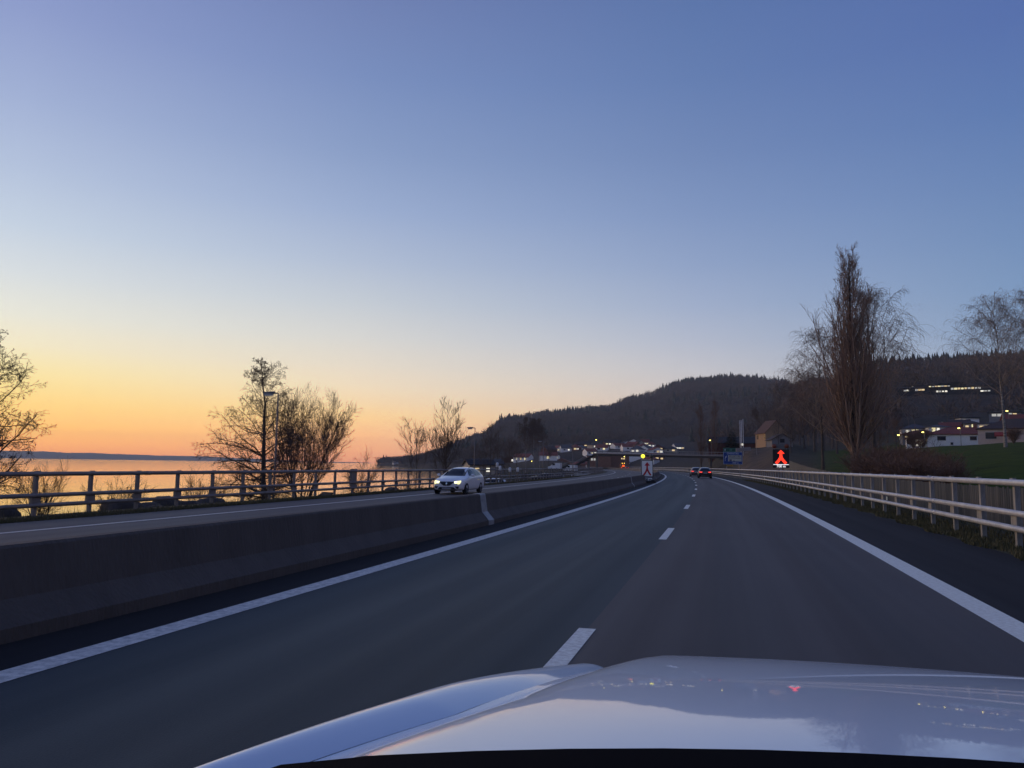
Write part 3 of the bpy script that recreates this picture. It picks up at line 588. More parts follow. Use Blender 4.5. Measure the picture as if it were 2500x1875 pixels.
for i, (px, D, yt) in enumerate([(2232, 190, 1062), (2255, 200, 1060), (2250, 185, 1078)]):
    tree_px('shrub', HB[i % 3], ('leftmost dark', 'middle dark', 'lowest')[i]+' bare shrub beside the low white wing house', px, D, yt, 2.2, twig_dark, twig_dark, i, 'shrubs by the white house', 'shrub', wid=1.0)
tree_px('shrub', HB[1], 'bare shrub in front of the pinkish house at the right', 2478, 150, 1055, 2.2, twig, twig, 1, cat='shrub')
# dark spruce
def spruce_mesh(seed, H, tiers=22, per=13):
    r = random.Random(seed); mb = MB()
    for k in range(tiers):
        t = k/(tiers-1); z = H*(0.05+0.93*t); R0 = H*0.27*(1-t)**0.85+0.06
        for j in range(per):
            a = 6.283*(j+r.random())/per; rr = R0*r.uniform(.7, 1.12); w = .16*rr+.05; dz = -rr*r.uniform(.15, .5)
            ca, sa = math.cos(a), math.sin(a); p = Vector((0, 0, z)); e = Vector((ca*rr, sa*rr, z+dz)); m_ = p.lerp(e, .55)+Vector((0, 0, -dz*.1)); sd_ = Vector((-sa, ca, 0))*w
            mb.add([p, m_+sd_, e, m_-sd_, m_+Vector((0, 0, -.35*rr*.6))], [(0, 1, 2), (0, 2, 3), (0, 4, 2)])
    return mb.mesh('spruce_crown')
tm = MB(); tm.tube([(0, 0, 0), (0, 0, 3), (0, 0, 9)], [.2, .16, .04], 7); tmm = tm.mesh('spruce_trunk'); spm = mat('spruce_needles', (0.016, 0.024, 0.017), 0.9)
SP = (tmm, spruce_mesh(3, 11))
tree_px('spruce_tree', SP, 'broad dark spruce beside the three flagpoles', 1788, 225, 1040, 11, bark, spm, 0, wid=1.5)

# ------------------------------------------------------------------ forest on the hills
def proto_con(seed):
    r = np.random.default_rng(seed); V = []; F = []
    for k, (z0, z1, rr) in enumerate(((.10, .5, .21), (.32, .74, .155), (.56, 1.0, .10))):
        n = 6; o = len(V); V.append((0, 0, z1))
        for j in range(n): a = 6.283*j/n+r.random(); q = rr*r.uniform(.65, 1.2); V.append((math.cos(a)*q, math.sin(a)*q, z0+r.uniform(-.05, .05)))
        for j in range(n): F.append((o, o+1+j, o+1+(j+1) % n))
    return np.array(V), np.array(F)
def proto_dec(seed, n=46):
    r = np.random.default_rng(seed); V = []; F = []
    V += [(-.012, 0, 0), (.012, 0, 0), (0, 0, .75)]; F.append((0, 1, 2))
    for k in range(n):
        p = np.array([r.normal(0, .12), r.normal(0, .12), r.uniform(.28, .75)]); d = norm(np.array([p[0]*2.5+r.normal(0, .35), p[1]*2.5+r.normal(0, .35), r.uniform(.3, 1.2)])); w = norm(np.cross(d, r.standard_normal(3)))*.020
        o = len(V); e = p+d*r.uniform(.14, .30); V += [tuple(p-w), tuple(p+w), tuple(e)]; F.append((o, o+1, o+2))
    return np.array(V), np.array(F)
PC = [proto_con(i) for i in range(5)]; PD = [proto_dec(i) for i in range(20, 26)]
fr = np.random.default_rng(99)
def scatter(px0, px1, d0, d1, spacing):
    a0, a1 = px_az(px0), px_az(px1); area = .5*(a1-a0)*(d1*d1-d0*d0); n = int(area/spacing**2)
    a = fr.uniform(a0, a1, n); d = np.sqrt(fr.uniform(d0*d0, d1*d1, n)); return np.stack([d*np.sin(a), d*np.cos(a)], -1)
ridge = lambda a: np.interp(a, [px_az(p) for p in (900, 1060, 1160, 1240, 1340, 1480, 1540, 1700, 1910, 2000, 2110, 2210, 2500, 2900)], [2000, 1300, 1520, 1680, 1760, 1820, 1880, 1940, 1940, 1440, 1100, 1060, 1060, 1060])
pts = np.concatenate([scatter(905, 1120, 600, 1700, 11), scatter(1100, 1330, 640, 1750, 9.5), scatter(1330, 1720, 760, 1950, 10.0), scatter(1720, 1960, 420, 1950, 9.5), scatter(1960, 2120, 330, 1450, 8.5), scatter(2120, 2700, 300, 1065, 8.0)])
aa = np.arctan2(pts[:, 0], pts[:, 1]); Dp = np.hypot(pts[:, 0], pts[:, 1]); zg = G(pts[:, 0], pts[:, 1]); sr, lr_ = sl(pts[:, 0], pts[:, 1])
keep = (zg > LAKE+0.6) & (Dp < ridge(aa)+10) & ~((lr_ > -30) & (lr_ < 25) & (sr < 700))
rightish = aa > px_az(2190)
keep &= ~(rightish & (Dp > 472) & (Dp < 562) & (aa < px_az(2470)) & (fr.random(len(aa)) < .97)) & ~(rightish & (Dp < 350) & (fr.random(len(aa)) < .75))
keep &= ~((aa > px_az(1330)) & (aa < px_az(1690)) & (Dp < 860) & (fr.random(len(aa)) < .5))
pts, aa, Dp, zg = pts[keep], aa[keep], Dp[keep], zg[keep]
cl = np.sin(pts[:, 0]*.013+2)*np.sin(pts[:, 1]*.011+.7)+.6*np.sin(pts[:, 0]*.031+pts[:, 1]*.027)+fr.normal(0, .45, len(pts))
head = sm(px_az(1085), px_az(1040), aa)
topz = sm(0.75, 0.97, Dp/ridge(aa))
con = (cl+1.1*topz-1.05 > 0.15) & (fr.random(len(pts)) > head*.75)
hh = np.where(con, fr.uniform(10, 18, len(pts)), fr.uniform(9, 15, len(pts)))*np.where(fr.random(len(pts)) < .04, 1.25, 1)*(1-.15*head)*np.where((aa > px_az(2180)) & (Dp > 360) & (Dp < 475), .38, 1.0)
def bake(name, idx, protos, m, wmin, wmax):
    Vs = []; Fs = []; o = 0; pk = fr.integers(0, len(protos), len(idx)); rot = fr.uniform(0, 6.28, len(idx)); wd = fr.uniform(wmin, wmax, len(idx))
    for k, (pv, pf) in enumerate(protos):
        sel = idx[pk == k]; rz = rot[pk == k]; w = wd[pk == k]*hh[sel]
        if not len(sel): continue
        c, s = np.cos(rz)[:, None], np.sin(rz)[:, None]
        x = (pv[None, :, 0]*c-pv[None, :, 1]*s)*w[:, None]+pts[sel, 0][:, None]; y = (pv[None, :, 0]*s+pv[None, :, 1]*c)*w[:, None]+pts[sel, 1][:, None]; z = pv[None, :, 2]*hh[sel][:, None]+zg[sel][:, None]-.4
        Vs.append(np.stack([x, y, z], -1).reshape(-1, 3)); Fs.append((pf[None]+(np.arange(len(sel))*len(pv))[:, None, None]).reshape(-1, 3)+o); o += len(sel)*len(pv)
    return stuff(link(name, np_mesh(name, np.concatenate(Vs), np.concatenate(Fs)), m))
fc = mat('forest_conifer', (0.034, 0.044, 0.032), 0.95, var=0.5, vscale=.03); fd = mat('forest_bare', (0.115, 0.090, 0.074), 0.95, var=0.45, vscale=.02)
bake('conifer_forest', np.where(con)[0], PC, fc, .9, 1.25); bake('bare_forest', np.where(~con)[0], PD, fd, .9, 1.3)

# ------------------------------------------------------------------ boulders on the shore
rk = mat('granite', (0.055, 0.045, 0.038), 0.9, var=0.4, vscale=2, bump=0.6, bscale=6)
def rock_mesh(seed):
    bm = bmesh.new(); bmesh.ops.create_icosphere(bm, subdivisions=3, radius=1.0); r = random.Random(seed); ph = [r.uniform(0, 6) for _ in range(6)]
    for v in bm.verts:
        c = v.co; f = 1+.18*math.sin(2.1*c.x+ph[0])*math.sin(2.6*c.y+ph[1])+.12*math.sin(4.3*c.z+ph[2]+2*c.x)+.07*math.sin(7*c.y+ph[3]+3*c.z)
        v.co = c*f
    me = bpy.data.meshes.new('boulder'); bm.to_mesh(me); bm.free(); me.materials.append(rk); me.shade_smooth(); return me
RK = [rock_mesh(i) for i in range(4)]
rocks = [(25, 31, 1236, 0.5), (310, 36, 1213, 1.0), (345, 37, 1222, .8), (418, 38, 1206, .8), (385, 36, 1232, .8), (460, 39, 1216, .8), (500, 40, 1212, .9), (570, 41, 1220, .8), (285, 34, 1246, .6), (160, 31, 1252, .6), (690, 44, 1214, .8), (930, 52, 1197, 1.0), (958, 54, 1188, .7), (905, 50, 1203, .7), (1145, 75, 1163, 1.0), (250, 33, 1250, .7), (440, 37, 1238, .8), (540, 39, 1232, .8), (640, 42, 1224, .8)]
for i, (px, D, yt, w) in enumerate(rocks):
    x, y = pol(px, D); zt = y2z(px, yt, D); g = min(Gf(x, y), zt-.5); o = link('boulder', RK[i % 4], None, None, (x, y, (zt+g)/2-.1), i*1.7)
    o.scale = (w*1.2, w, max(.3, (zt-g)/2)); tag(o, ('tiny low boulder at the far left below the rail' if i == 0 else 'boulder on the shore just left of the white oncoming car' if i == 14 else 'dark rounded boulder on the lake shore below the rail'), 'boulder', 'boulders on the lake shore')
x, y = pol(793, 48)
bt = thing('notice_board', 'dark slanted notice board beside the lake below the rail', 'notice board', (x, y, Gf(x, y)), -.4)
w = MB(); w.add([(-.5, -.3, .75), (.5, -.3, .75), (.5, .3, 1.15), (-.5, .3, 1.15), (-.5, -.24, .70), (.5, -.24, .70), (.5, .36, 1.10), (-.5, .36, 1.10)], [(0, 1, 2, 3), (4, 7, 6, 5), (0, 4, 5, 1), (1, 5, 6, 2), (2, 6, 7, 3), (3, 7, 4, 0)]); w.build('board', mat('dark_board', (.03, .028, .028), .7), bt)
for sx_ in (-.4, .4): w = MB(); w.box((sx_, 0, .45), (.08, .08, 1.1)); w.build('leg', bark, bt)

# ------------------------------------------------------------------ street lamps
pole_m = mat('lamp_pole_steel', (0.15, 0.145, 0.145), 0.5, metal=0.3, var=.15); lampw = mat('lamp_glow', (1, .9, .5), .4, emit=(1.0, .80, .16), estr=5.0); lampoff = mat('lamp_lens', (.5, .5, .48), .3)
def lamp(label, x, y, z, H, rot, lit=False, r=.06, arm=.55, group='street lamps', head=1.0):
    t = thing('street_lamp', label, 'street lamp', (x, y, z), rot, group)
    m = MB(); m.tube([(0, 0, -.3), (0, 0, H*.3), (0, 0, H)], [r, r*.9, r*.6], 8); m.build('pole', pole_m, t, smooth=True)
    m = MB(); m.beam((0, 0, H-.02), (-arm*.5, 0, H+.02), .06, .06); m.build('arm', pole_m, t)
    m = MB(); m.add([(-arm*.35, -.11*head, H-.03), (-arm*.35, .11*head, H-.03), (-arm*1.4, .08*head, H-.01), (-arm*1.4, -.08*head, H-.01), (-arm*.35, -.09*head, H+.09), (-arm*.35, .09*head, H+.09), (-arm*1.4, .05*head, H+.06), (-arm*1.4, -.05*head, H+.06)], [(0, 3, 2, 1), (4, 5, 6, 7), (0, 1, 5, 4), (1, 2, 6, 5), (2, 3, 7, 6), (3, 0, 4, 7)]); hd = m.build('lamp_head', pole_m, t)
    m = MB(); m.box((-arm*.9, 0, H-.05-.03*head), (arm*.8, .15*head, .05+.06*head)); m.build('lens', lampw if lit else lampoff, hd)
    return t
for px, l, s, nm in [(0, -22, 35.9, 'unlit street lamp standing in front of the tall alder'), (0, -22, 72.9, 'unlit street lamp just right of the white oncoming car'), (0, -22, 112.5, 'unlit street lamp right of the three pale birches'), (0, -22, 152, 'unlit street lamp beside the footbridge stairs')]:
    p = P(s, l); g = Gf(p.x, p.y); lamp(nm, p.x, p.y, g, 4.93-g, .25, group='promenade lamps')
for px, D, yt, nm in [(1458, 215, 1073, 'lit yellow street lamp above the left end of the footbridge'), (1737, 212, 1074, 'lit yellow street lamp above the footbridge near the blue sign'), (2200, 175, 1061, 'lit yellow street lamp left of the white red-roofed house'), (2260, 185, 1054, 'lit yellow street lamp over the dark red roof'), (2349, 178, 1044, 'bright yellow street lamp in front of the big red roof'), (2469, 190, 1002, 'lit yellow street lamp beside the right birch trunk'), (1526, 330, 1114, 'white lit street lamp under the footbridge'), (1300-0, 300, 1125, 'small lit lamp among the park trees')]:
    x, y = pol(px, D); g = Gf(x, y); zt = y2z(px, yt, D); lamp(nm, x, y, g, max(2.5, zt-g), .3, True, arm=.35, head=1.0+D/170, group='lit street lamps')
# mast on the promenade
x, y = pol(1401, 150); fm = MB(); fm.tube([(0, 0, 0), (-.35, 0, y2z(1398, 1080, 150)-Gf(x, y))], [.06, .03], 6)
tag(fm.build('mast', pole_m, None, (x, y, Gf(x, y))), 'slim leaning pale mast beside the footbridge stairs', 'mast')
wpm = mat('white_post', (.7, .7, .68), .6)
for i, (px, D, a, b_) in enumerate([(1245, 70, 1141, 1152), (1264, 72, 1141, 1153), (1221, 68, 1137, 1150), (1214, 66, 1129, 1142)]):
    x, y = pol(px, D); g = Gf(x, y); zt = y2z(px, a, D)-g; t = thing('marker_post', ('third', 'rightmost', 'second', 'leftmost')[i]+' of four short white-headed posts behind the dark guard rail', 'post', (x, y, g), 0, 'white marker posts')
    m = MB(); m.tube([(0, 0, -.2), (0, 0, zt-.2)], .035, 6); m.build('stem', pole_m, t); m = MB(); m.tube([(0, 0, zt-.42), (0, 0, zt-.38), (0, 0, zt-.06), (0, 0, zt)], [.09, .12, .12, .05], 10); m.build('head', wpm, t, smooth=True)

# ------------------------------------------------------------------ footbridge
br_m = mat('bridge_concrete', (0.035, 0.031, 0.030), .85, var=.25, vscale=1.5); br_p = mat('bridge_pillar', (0.16, 0.145, 0.135), .85, var=.2, vscale=2); br_r = mat('bridge_railing', (0.30, .27, .26), .6)
def pt(px, py, D): x, y = pol(px, D); return Vector((x, y, y2z(px, py, D)))
A0 = pt(1453, 1110, 226); A1 = pt(1862, 1119, 205)
t = thing('footbridge', 'dark concrete footbridge with slim pillars spanning the road', 'bridge', (A0.x, A0.y, 0))
o0 = Vector((A0.x, A0.y, 0)); a_, b_ = A0-o0, A1-o0
m = MB(); m.beam(a_, b_, 2.6, .55); m.build('deck', br_m, t)
stairs = [pt(1405.5, 1136.5, 227)-o0, pt(1387, 1137, 227.5)-o0, pt(1366, 1146.5, 228)-o0]
prev_ = a_
for k, q_ in enumerate(stairs):
    m = MB(); m.beam(prev_, q_, 2.0, .5); m.build('stair_flight', br_m, t); prev_ = q_
for off in (-1.2, 1.2):
    d = (b_-a_).normalized(); r_ = d.cross(Vector((0, 0, 1))).normalized()*off
    for hz in (.75, 1.3): m = MB(); m.beam(a_+r_+Vector((0, 0, hz)), b_+r_+Vector((0, 0, hz)), .07, .07); m.build('handrail', br_r, t)
    m = MB(); m.beam(a_+r_+Vector((0, 0, .40)), b_+r_+Vector((0, 0, .40)), .06, .22); m.build('parapet', br_r, t)
    n = 30; pb = MB(); pb.box((0, 0, .75), (.05, .05, 1.1)); pbm = pb.mesh('baluster'); pbm.materials.append(br_r)
    for k in range(n+1): link('baluster', pbm, None, t, a_.lerp(b_, k/n)+r_)
    pts_ = [a_]+stairs
    for u_, v_ in zip(pts_[:-1], pts_[1:]):
        m = MB(); m.beam(u_+Vector((0, off*.75, 1.1)), v_+Vector((0, off*.75, 1.1)), .07, .07); m.build('handrail', br_r, t)
for px, D in ((1457, 226), (1591, 219), (1735, 212)):
    p = pt(px, 1112, D)-o0; g = min(Gf(p.x+o0.x, p.y+o0.y), 0)-.3; m = MB(); m.tube([(p.x, p.y, g), (p.x, p.y, a_.lerp(b_, (px-1453)/409).z-.2)], .36, 12); m.build('pillar', br_p, t, smooth=True)
m = MB(); p = pt(1437, 1122, 226.5)-o0; m.box((p.x, p.y, p.z/2), (.6, .6, p.z)); m.build('pillar', br_p, t)
# pale island end of the barrier round the middle pillar
p = pt(1593, 1156, 219); isl = MB(); isl.tube([(0, 0, -.1), (0, 0, .5), (0, 0, .62)], [1.6, 1.55, 1.35], 20)
tag(isl.build('pillar_island', mat('pale_concrete', (.33, .31, .29), .85, var=.15), None, (p.x, p.y, 0)), 'pale rounded concrete island round the middle bridge pillar', 'traffic island')

# ------------------------------------------------------------------ signs
black = mat('black_plastic', (.008, .007, .009), .5); signw = mat('sign_white', (.95, .94, .88), .5, var=.06); signr = mat('sign_red', (.55, .02, .025), .5); post_m = mat('sign_post', (.33, .33, .33), .5, metal=.3)
def arrow_pts(w, h):
    n = 8; left = []
    for k in range(n+1):   # left leg centreline from bottom to junction
        t_ = k/n; left.append((-0.31*w*(1-t_)**1.7, -0.44*h+0.52*h*t_))
    return left
def merge_arrow(parent, name, w, h, zc, y, m, th=.012, lw=.11):
    lw *= w
    for sgn in (-1, 1):
        c = [(sgn*abs(x_), z_) for x_, z_ in arrow_pts(w, h)]; mb = MB(); n = len(c); vs_ = []
        for i, (x_, z_) in enumerate(c):
            x2, z2 = c[min(i+1, n-1)]; x1, z1 = c[max(i-1, 0)]; dx, dz = x2-x1, z2-z1; q_ = math.hypot(dx, dz) or 1; nx, nz_ = -dz/q_*lw*.62, dx/q_*lw*.62
            vs_ += [(x_+nx, y, z_+zc+nz_), (x_-nx, y, z_+zc-nz_)]
        y2 = y-th+.002*sgn; vs2 = [(a, y2, c_) for a, b_, c_ in vs_]; k = len(vs_)
        mb.add(vs_+vs2, [(k+2*i, k+2*i+1, k+2*i+3, k+2*i+2) for i in range(n-1)]+[(2*i, 2*i+2, k+2*i+2, k+2*i) for i in range(n-1)]+[(2*i+1, k+2*i+1, k+2*i+3, 2*i+3) for i in range(n-1)]+[(0, k, k+1, 1)])
        mb.build(name, m, parent)
    mb = MB(); mb.prism([(-lw*.62, -.04*h+zc), (lw*.62, -.04*h+zc), (lw*.62, .22*h+zc), (.23*w, .22*h+zc), (0, .47*h+zc), (-.23*w, .22*h+zc), (-lw*.62, .22*h+zc)], y-th-.004, y); mb.build(name, m, parent)
def text(parent, name, s, size, loc, m, bold=0.0, align='CENTER', rz=0.0):
    cu = bpy.data.curves.new(name, 'FONT'); cu.body = s; cu.size = size; cu.align_x = align; cu.align_y = 'CENTER'; cu.extrude = .004; cu.offset = bold
    cu.materials.append(m); tmp = bpy.data.objects.new('tmp', cu); C.objects.link(tmp); dg = bpy.context.evaluated_depsgraph_get()
    me = bpy.data.meshes.new_from_object(tmp.evaluated_get(dg)); bpy.data.objects.remove(tmp); o = bpy.data.objects.new(name, me); C.objects.link(o); o.parent = parent; o.location = loc; o.rotation_euler = (math.pi/2, 0, rz); return o
def plate(parent, name, w, h, zc, y, m, th=.04, x=0.0):
    mb = MB(); mb.box((x, y, zc), (w, th, h)); return mb.build(name, m, parent)
face = lambda x, y: math.atan2(-x, y)*1.0     # rotation so that local -y looks at the camera
# merge sign in the median
p = pt(1580, 1150, 69); x, y = p.x, p.y
t = thing('merge_sign', 'white sign with red merging arrow and yellow lamp at the median barrier', 'road sign', (x, y, 0), face(x, y)*.6)
plate(t, 'back_frame', 1.00, 1.44, y2z(1580, 1144, 69), .03, black); zc = y2z(1580, 1144, 69)
plate(t, 'sign_face', .90, 1.34, zc, -.005, signw); merge_arrow(t, 'red_arrow', 1.0, 1.25, zc-.02, -.03, signr)
plate(t, 'distance_frame', .90, .40, zc-.95, .03, black); plate(t, 'distance_plate', .84, .33, zc-.95, -.005, signw); text(t, 'lettering', '700 m', .30, (0, -.032, zc-.95), black, .006)
for sx_ in (-.3, .3): m = MB(); m.box((sx_, .07, (zc-.7)/2), (.06, .06, zc-.6)); m.build('post', black, t)
for sx_ in (-.32, .32): m = MB(); m.tube([(sx_, .03, zc+.7), (sx_, .03, zc+.95)], .025, 6); m.build('lamp_stem', post_m, t)
yl = mat('beacon_glow', (1, .9, .1), .4, emit=(1.0, .92, .05), estr=1.6)
for sx_, mm in ((-.36, yl), (.36, mat('beacon_off', (.10, .08, .05), .4))):
    m = MB(); m.tube([(sx_, .08, zc+1.07), (sx_, -.02, zc+1.07), (sx_, -.09, zc+1.07), (sx_, -.12, zc+1.07)], [.17, .17, .13, .04], 14); m.build('beacon', mm, t, smooth=True)
m = MB(); m.box((0, .1, .12), (1.5, 1.1, .18)); m.box((-.5, .1, .2), (.3, .5, .2)); m.box((.5, .1, .2), (.3, .5, .2)); m.build('foot', black, t)
# LED sign at the right
p = P(73, 6.2); x, y = p.x, p.y; D_ = math.hypot(x, y); px_ = 1900
t = thing('led_sign', 'dark electronic sign showing a glowing red merging arrow', 'road sign', (x, y, 0), face(x, y)*.8)
zt, zb = y2z(1900, 1097, D_), y2z(1900, 1142, D_); zc = (zt+zb)/2; hh_ = zt-zb; ww = hh_*38/45
ledr = mat('led_red', (1, .1, .05), .5, emit=(1.0, .035, .012), estr=1.5); ledw = mat('led_white', (.6, .6, .6), .5, emit=(1, .97, 1), estr=1.0)
plate(t, 'cabinet', ww, hh_, zc, .06, mat('led_cabinet', (.012, .004, .008), .45), .12); merge_arrow(t, 'red_arrow', ww*1.0, hh_*.80, zc+hh_*.09, -.004, ledr, lw=.135)
plate(t, 'white_bar', ww*.95, .055, zc-hh_*.325, -.01, ledw, .012); text(t, 'lettering', '700 m', .30, (0, -.01, zc-hh_*.42), ledw, .004)
m = MB(); m.tube([(0, .1, -.3), (0, .1, zb+.1)], .05, 8); m.build('post', post_m, t, smooth=True)
amb = mat('amber_lens', (.20, .040, .012), .35)
for sx_ in (-.40*ww, .36*ww):
    m = MB(); m.tube([(sx_, .06, zt+.28), (sx_, -.04, zt+.28), (sx_, -.08, zt+.28)], [.19, .19, .08], 14); m.build('beacon', amb, t, smooth=True)
    m = MB(); m.box((sx_, .04, zt+.05), (.05, .05, .14)); m.build('bracket', post_m, t)
m = MB(); m.box((0, .10, zt+.28), (ww*.95, .02, .40)); m.build('back_panel', mat('grey_panel', (.16, .155, .15), .7), t)
# blue direction sign
p = P(140, 7.0); x, y = p.x, p.y; D_ = math.hypot(x, y)
bl = mat('sign_blue', (.006, .045, .24), .45); gr = mat('sign_green', (.008, .085, .055), .45); whb = mat('sign_border', (.38, .46, .55), .5); wt = mat('sign_letter', (.55, .60, .66), .5); cream = mat('sign_panel', (.50, .50, .42), .5); dk = mat('sign_dark_letter', (.05, .05, .05), .6); yel = mat('sign_yellow', (.36, .20, .03), .5)
t = thing('direction_sign', 'blue direction sign with a small green panel on top', 'road sign', (x, y, Gf(x, y)), face(x, y)*.8)
g0 = Gf(x, y); zt, zb = y2z(1786, 1103.5, D_)-g0, y2z(1786, 1133.5, D_)-g0; zc = (zt+zb)/2; H_ = zt-zb; W_ = D_*43/1899
plate(t, 'border', W_, H_, zc, .02, whb, .04); plate(t, 'blue_face', W_-.12, H_-.12, zc, -.004, bl, .03)
gz = zt+.34; plate(t, 'green_border', W_*.655, .66, gz, .02, mat('sign_border_green', (.10, .30, .22), .5), .04, -W_*.17); plate(t, 'green_face', W_*.655-.08, .58, gz, -.004, gr, .03, -W_*.17)
text(t, 'lettering', 'E4', .42, (-W_*.10, -.025, gz), mat('sign_letter_green', (.14, .36, .28), .5)); m = MB(); m.prism([(-W_*.42, gz-.2), (-W_*.39, gz-.2), (-W_*.39, gz+.02), (-W_*.365, gz+.02), (-W_*.405, gz+.22), (-W_*.445, gz+.02), (-W_*.42, gz+.02)], -.03, -.02); m.build('arrow', wt, t)
text(t, 'lettering', 'ÖVERSTAD', .40, (.02, -.025, zc+H_*.365), wt, .004)
plate(t, 'white_panel', W_*.70, H_*.50, zc-.02, -.025, cream, .012, W_*.10)
text(t, 'lettering', 'BRUNSTORP', .33, (W_*.10, -.037, zc+H_*.15), dk, .004); text(t, 'lettering', 'NORRÄNGEN', .33, (W_*.10, -.037, zc+.005), dk, .004)
plate(t, 'symbol', .40, .36, zc-H_*.18, -.036, mat('sym', (.10, .10, .14), .6), .008, -W_*.12); m = MB(); m.prism([(.0, zc-H_*.25), (.12, zc-H_*.22), (.18, zc-H_*.10), (.24, zc-H_*.22), (.40, zc-H_*.25)], -.042, -.034); m.build('symbol', dk, t)
text(t, 'lettering', '1000 m', .36, (W_*.13, -.025, zc-H_*.385), wt, .004)
mb = MB(); mb.tube([(-W_*.40, -.03, zc-.5), (-W_*.405, -.03, zc-.1), (-W_*.37, -.03, zc+.2)], .05, 6); mb.prism([(-W_*.42, zc+.12), (-W_*.33, zc+.12), (-W_*.33, zc+.42)], -.04, -.02); mb.build('arrow', wt, t)
plate(t, 'yellow_plate', W_*.36, .30, zb-.22, 0, yel, .03, -W_*.17)
for sx_ in (-W_*.33, W_*.33): m = MB(); m.tube([(sx_, .08, -.5), (sx_, .08, zt)], .06, 8); m.build('post', post_m, t, smooth=True)

# ------------------------------------------------------------------ cars
glass = mat('car_glass', (.012, .016, .022), .06, spec=.6); tyre = mat('tyre', (.012, .012, .013), .85); rim_m = mat('rim', (.28, .29, .31), .35, metal=.8); plate_m = mat('number_plate', (.42, .44, .50), .5); trim = mat('car_trim', (.012, .012, .014), .5)
white_p = mat('white_paint', (.88, .87, .84), .35, coat=.8); black_p = mat('black_paint', (.010, .010, .014), .35, coat=.8); grey_p = mat('grey_paint', (.10, .10, .11), .35, coat=.8); red_p = mat('red_paint', (.12, .02, .02), .4, coat=.6)
drl = mat('headlamp_glow', (1, 1, .8), .3, emit=(1.0, .95, .38), estr=1.1); lowb = mat('low_beam_glow', (1, 1, .9), .3, emit=(1.0, .96, .62), estr=2.2); tailm = mat('tail_glow', (.8, .05, .04), .3, emit=(1.0, .07, .05), estr=1.3); chrome = mat('chrome', (.55, .57, .6), .2, metal=.9)
ST = [(2.24, .56, .34, .58, .64, .40), (2.17, .73, .24, .68, .735, .50), (1.95, .85, .20, .77, .83, .60), (1.5, .90, .18, .86, .92, .66), (1.02, .905, .18, .925, .985, .68), (.50, .905, .18, .945, 1.25, .61), (.02, .905, .18, .955, 1.43, .57), (-.75, .905, .18, .965, 1.475, .565), (-1.5, .905, .18, .975, 1.445, .555), (-1.95, .895, .20, .975, 1.32, .55), (-2.17, .86, .26, .95, 1.06, .60), (-2.26, .78, .36, .84, .90, .58)]
def car_body():
    V = []; F = []; n = 12
    for y, w, zb, zbelt, zt, wr in ST:
        half = [(0, zb), (w*.86, zb), (w*.97, zb+.10), (w, (zb+zbelt)/2), (w*.965, zbelt), (wr+.03, zt-.055), (wr*.62, zt), (0, zt+.012)]
        full = half[:-1]+[half[-1]]+[(-x, z) for x, z in half[-2:0:-1]]
        n = len(full); V += [(x, y, z) for x, z in full]
    for i in range(len(ST)-1):
        for k in range(n): F.append((i*n+k, i*n+(k+1) % n, (i+1)*n+(k+1) % n, (i+1)*n+k))
    F.append(tuple(range(n))[::-1]); F.append(tuple((len(ST)-1)*n+k for k in range(n)))
    mb = MB(); mb.add(V, F); me = mb.mesh('car_body'); o = bpy.data.objects.new('tmp', me); C.objects.link(o)
    sm_ = o.modifiers.new('s', 'SUBSURF'); sm_.levels = 2; sm_.render_levels = 2
    dg = bpy.context.evaluated_depsgraph_get(); me2 = bpy.data.meshes.new_from_object(o.evaluated_get(dg)); bpy.data.objects.remove(o); me2.shade_smooth()
    return me2
BODY = car_body(); _bm = bmesh.new(); _bm.from_mesh(BODY); BV = BVHTree.FromBMesh(_bm); _bm.free()
def panel(poly, axis, off=.008, cuts=3):
    """polygon drawn in the view along an axis, laid onto the body: axis '+y' front, '-y' rear, '+x'/'-x' sides"""
    bm = bmesh.new(); vs_ = [bm.verts.new((a, 0, b_)) for a, b_ in poly]; bm.faces.new(vs_); bmesh.ops.triangulate(bm, faces=bm.faces)
    bmesh.ops.subdivide_edges(bm, edges=bm.edges, cuts=cuts, use_grid_fill=True); bmesh.ops.triangulate(bm, faces=bm.faces)
    D_ = {'+y': Vector((0, -1, 0)), '-y': Vector((0, 1, 0)), '+x': Vector((-1, 0, 0)), '-x': Vector((1, 0, 0))}[axis]
    for v in bm.verts:
        a, b_ = v.co.x, v.co.z
        o = {'+y': (a, 6, b_), '-y': (a, -6, b_), '+x': (6, a, b_), '-x': (-6, a, b_)}[axis]
        h_, nn, _, _ = BV.ray_cast(Vector(o), D_)
        v.co = (h_-D_*off) if h_ else Vector(o)+D_*4.2
    bmesh.ops.recalc_face_normals(bm, faces=bm.faces)
    me = bpy.data.meshes.new('panel'); bm.to_mesh(me); bm.free(); me.shade_smooth(); return me
mir = lambda poly: [(-a, b_) for a, b_ in poly]
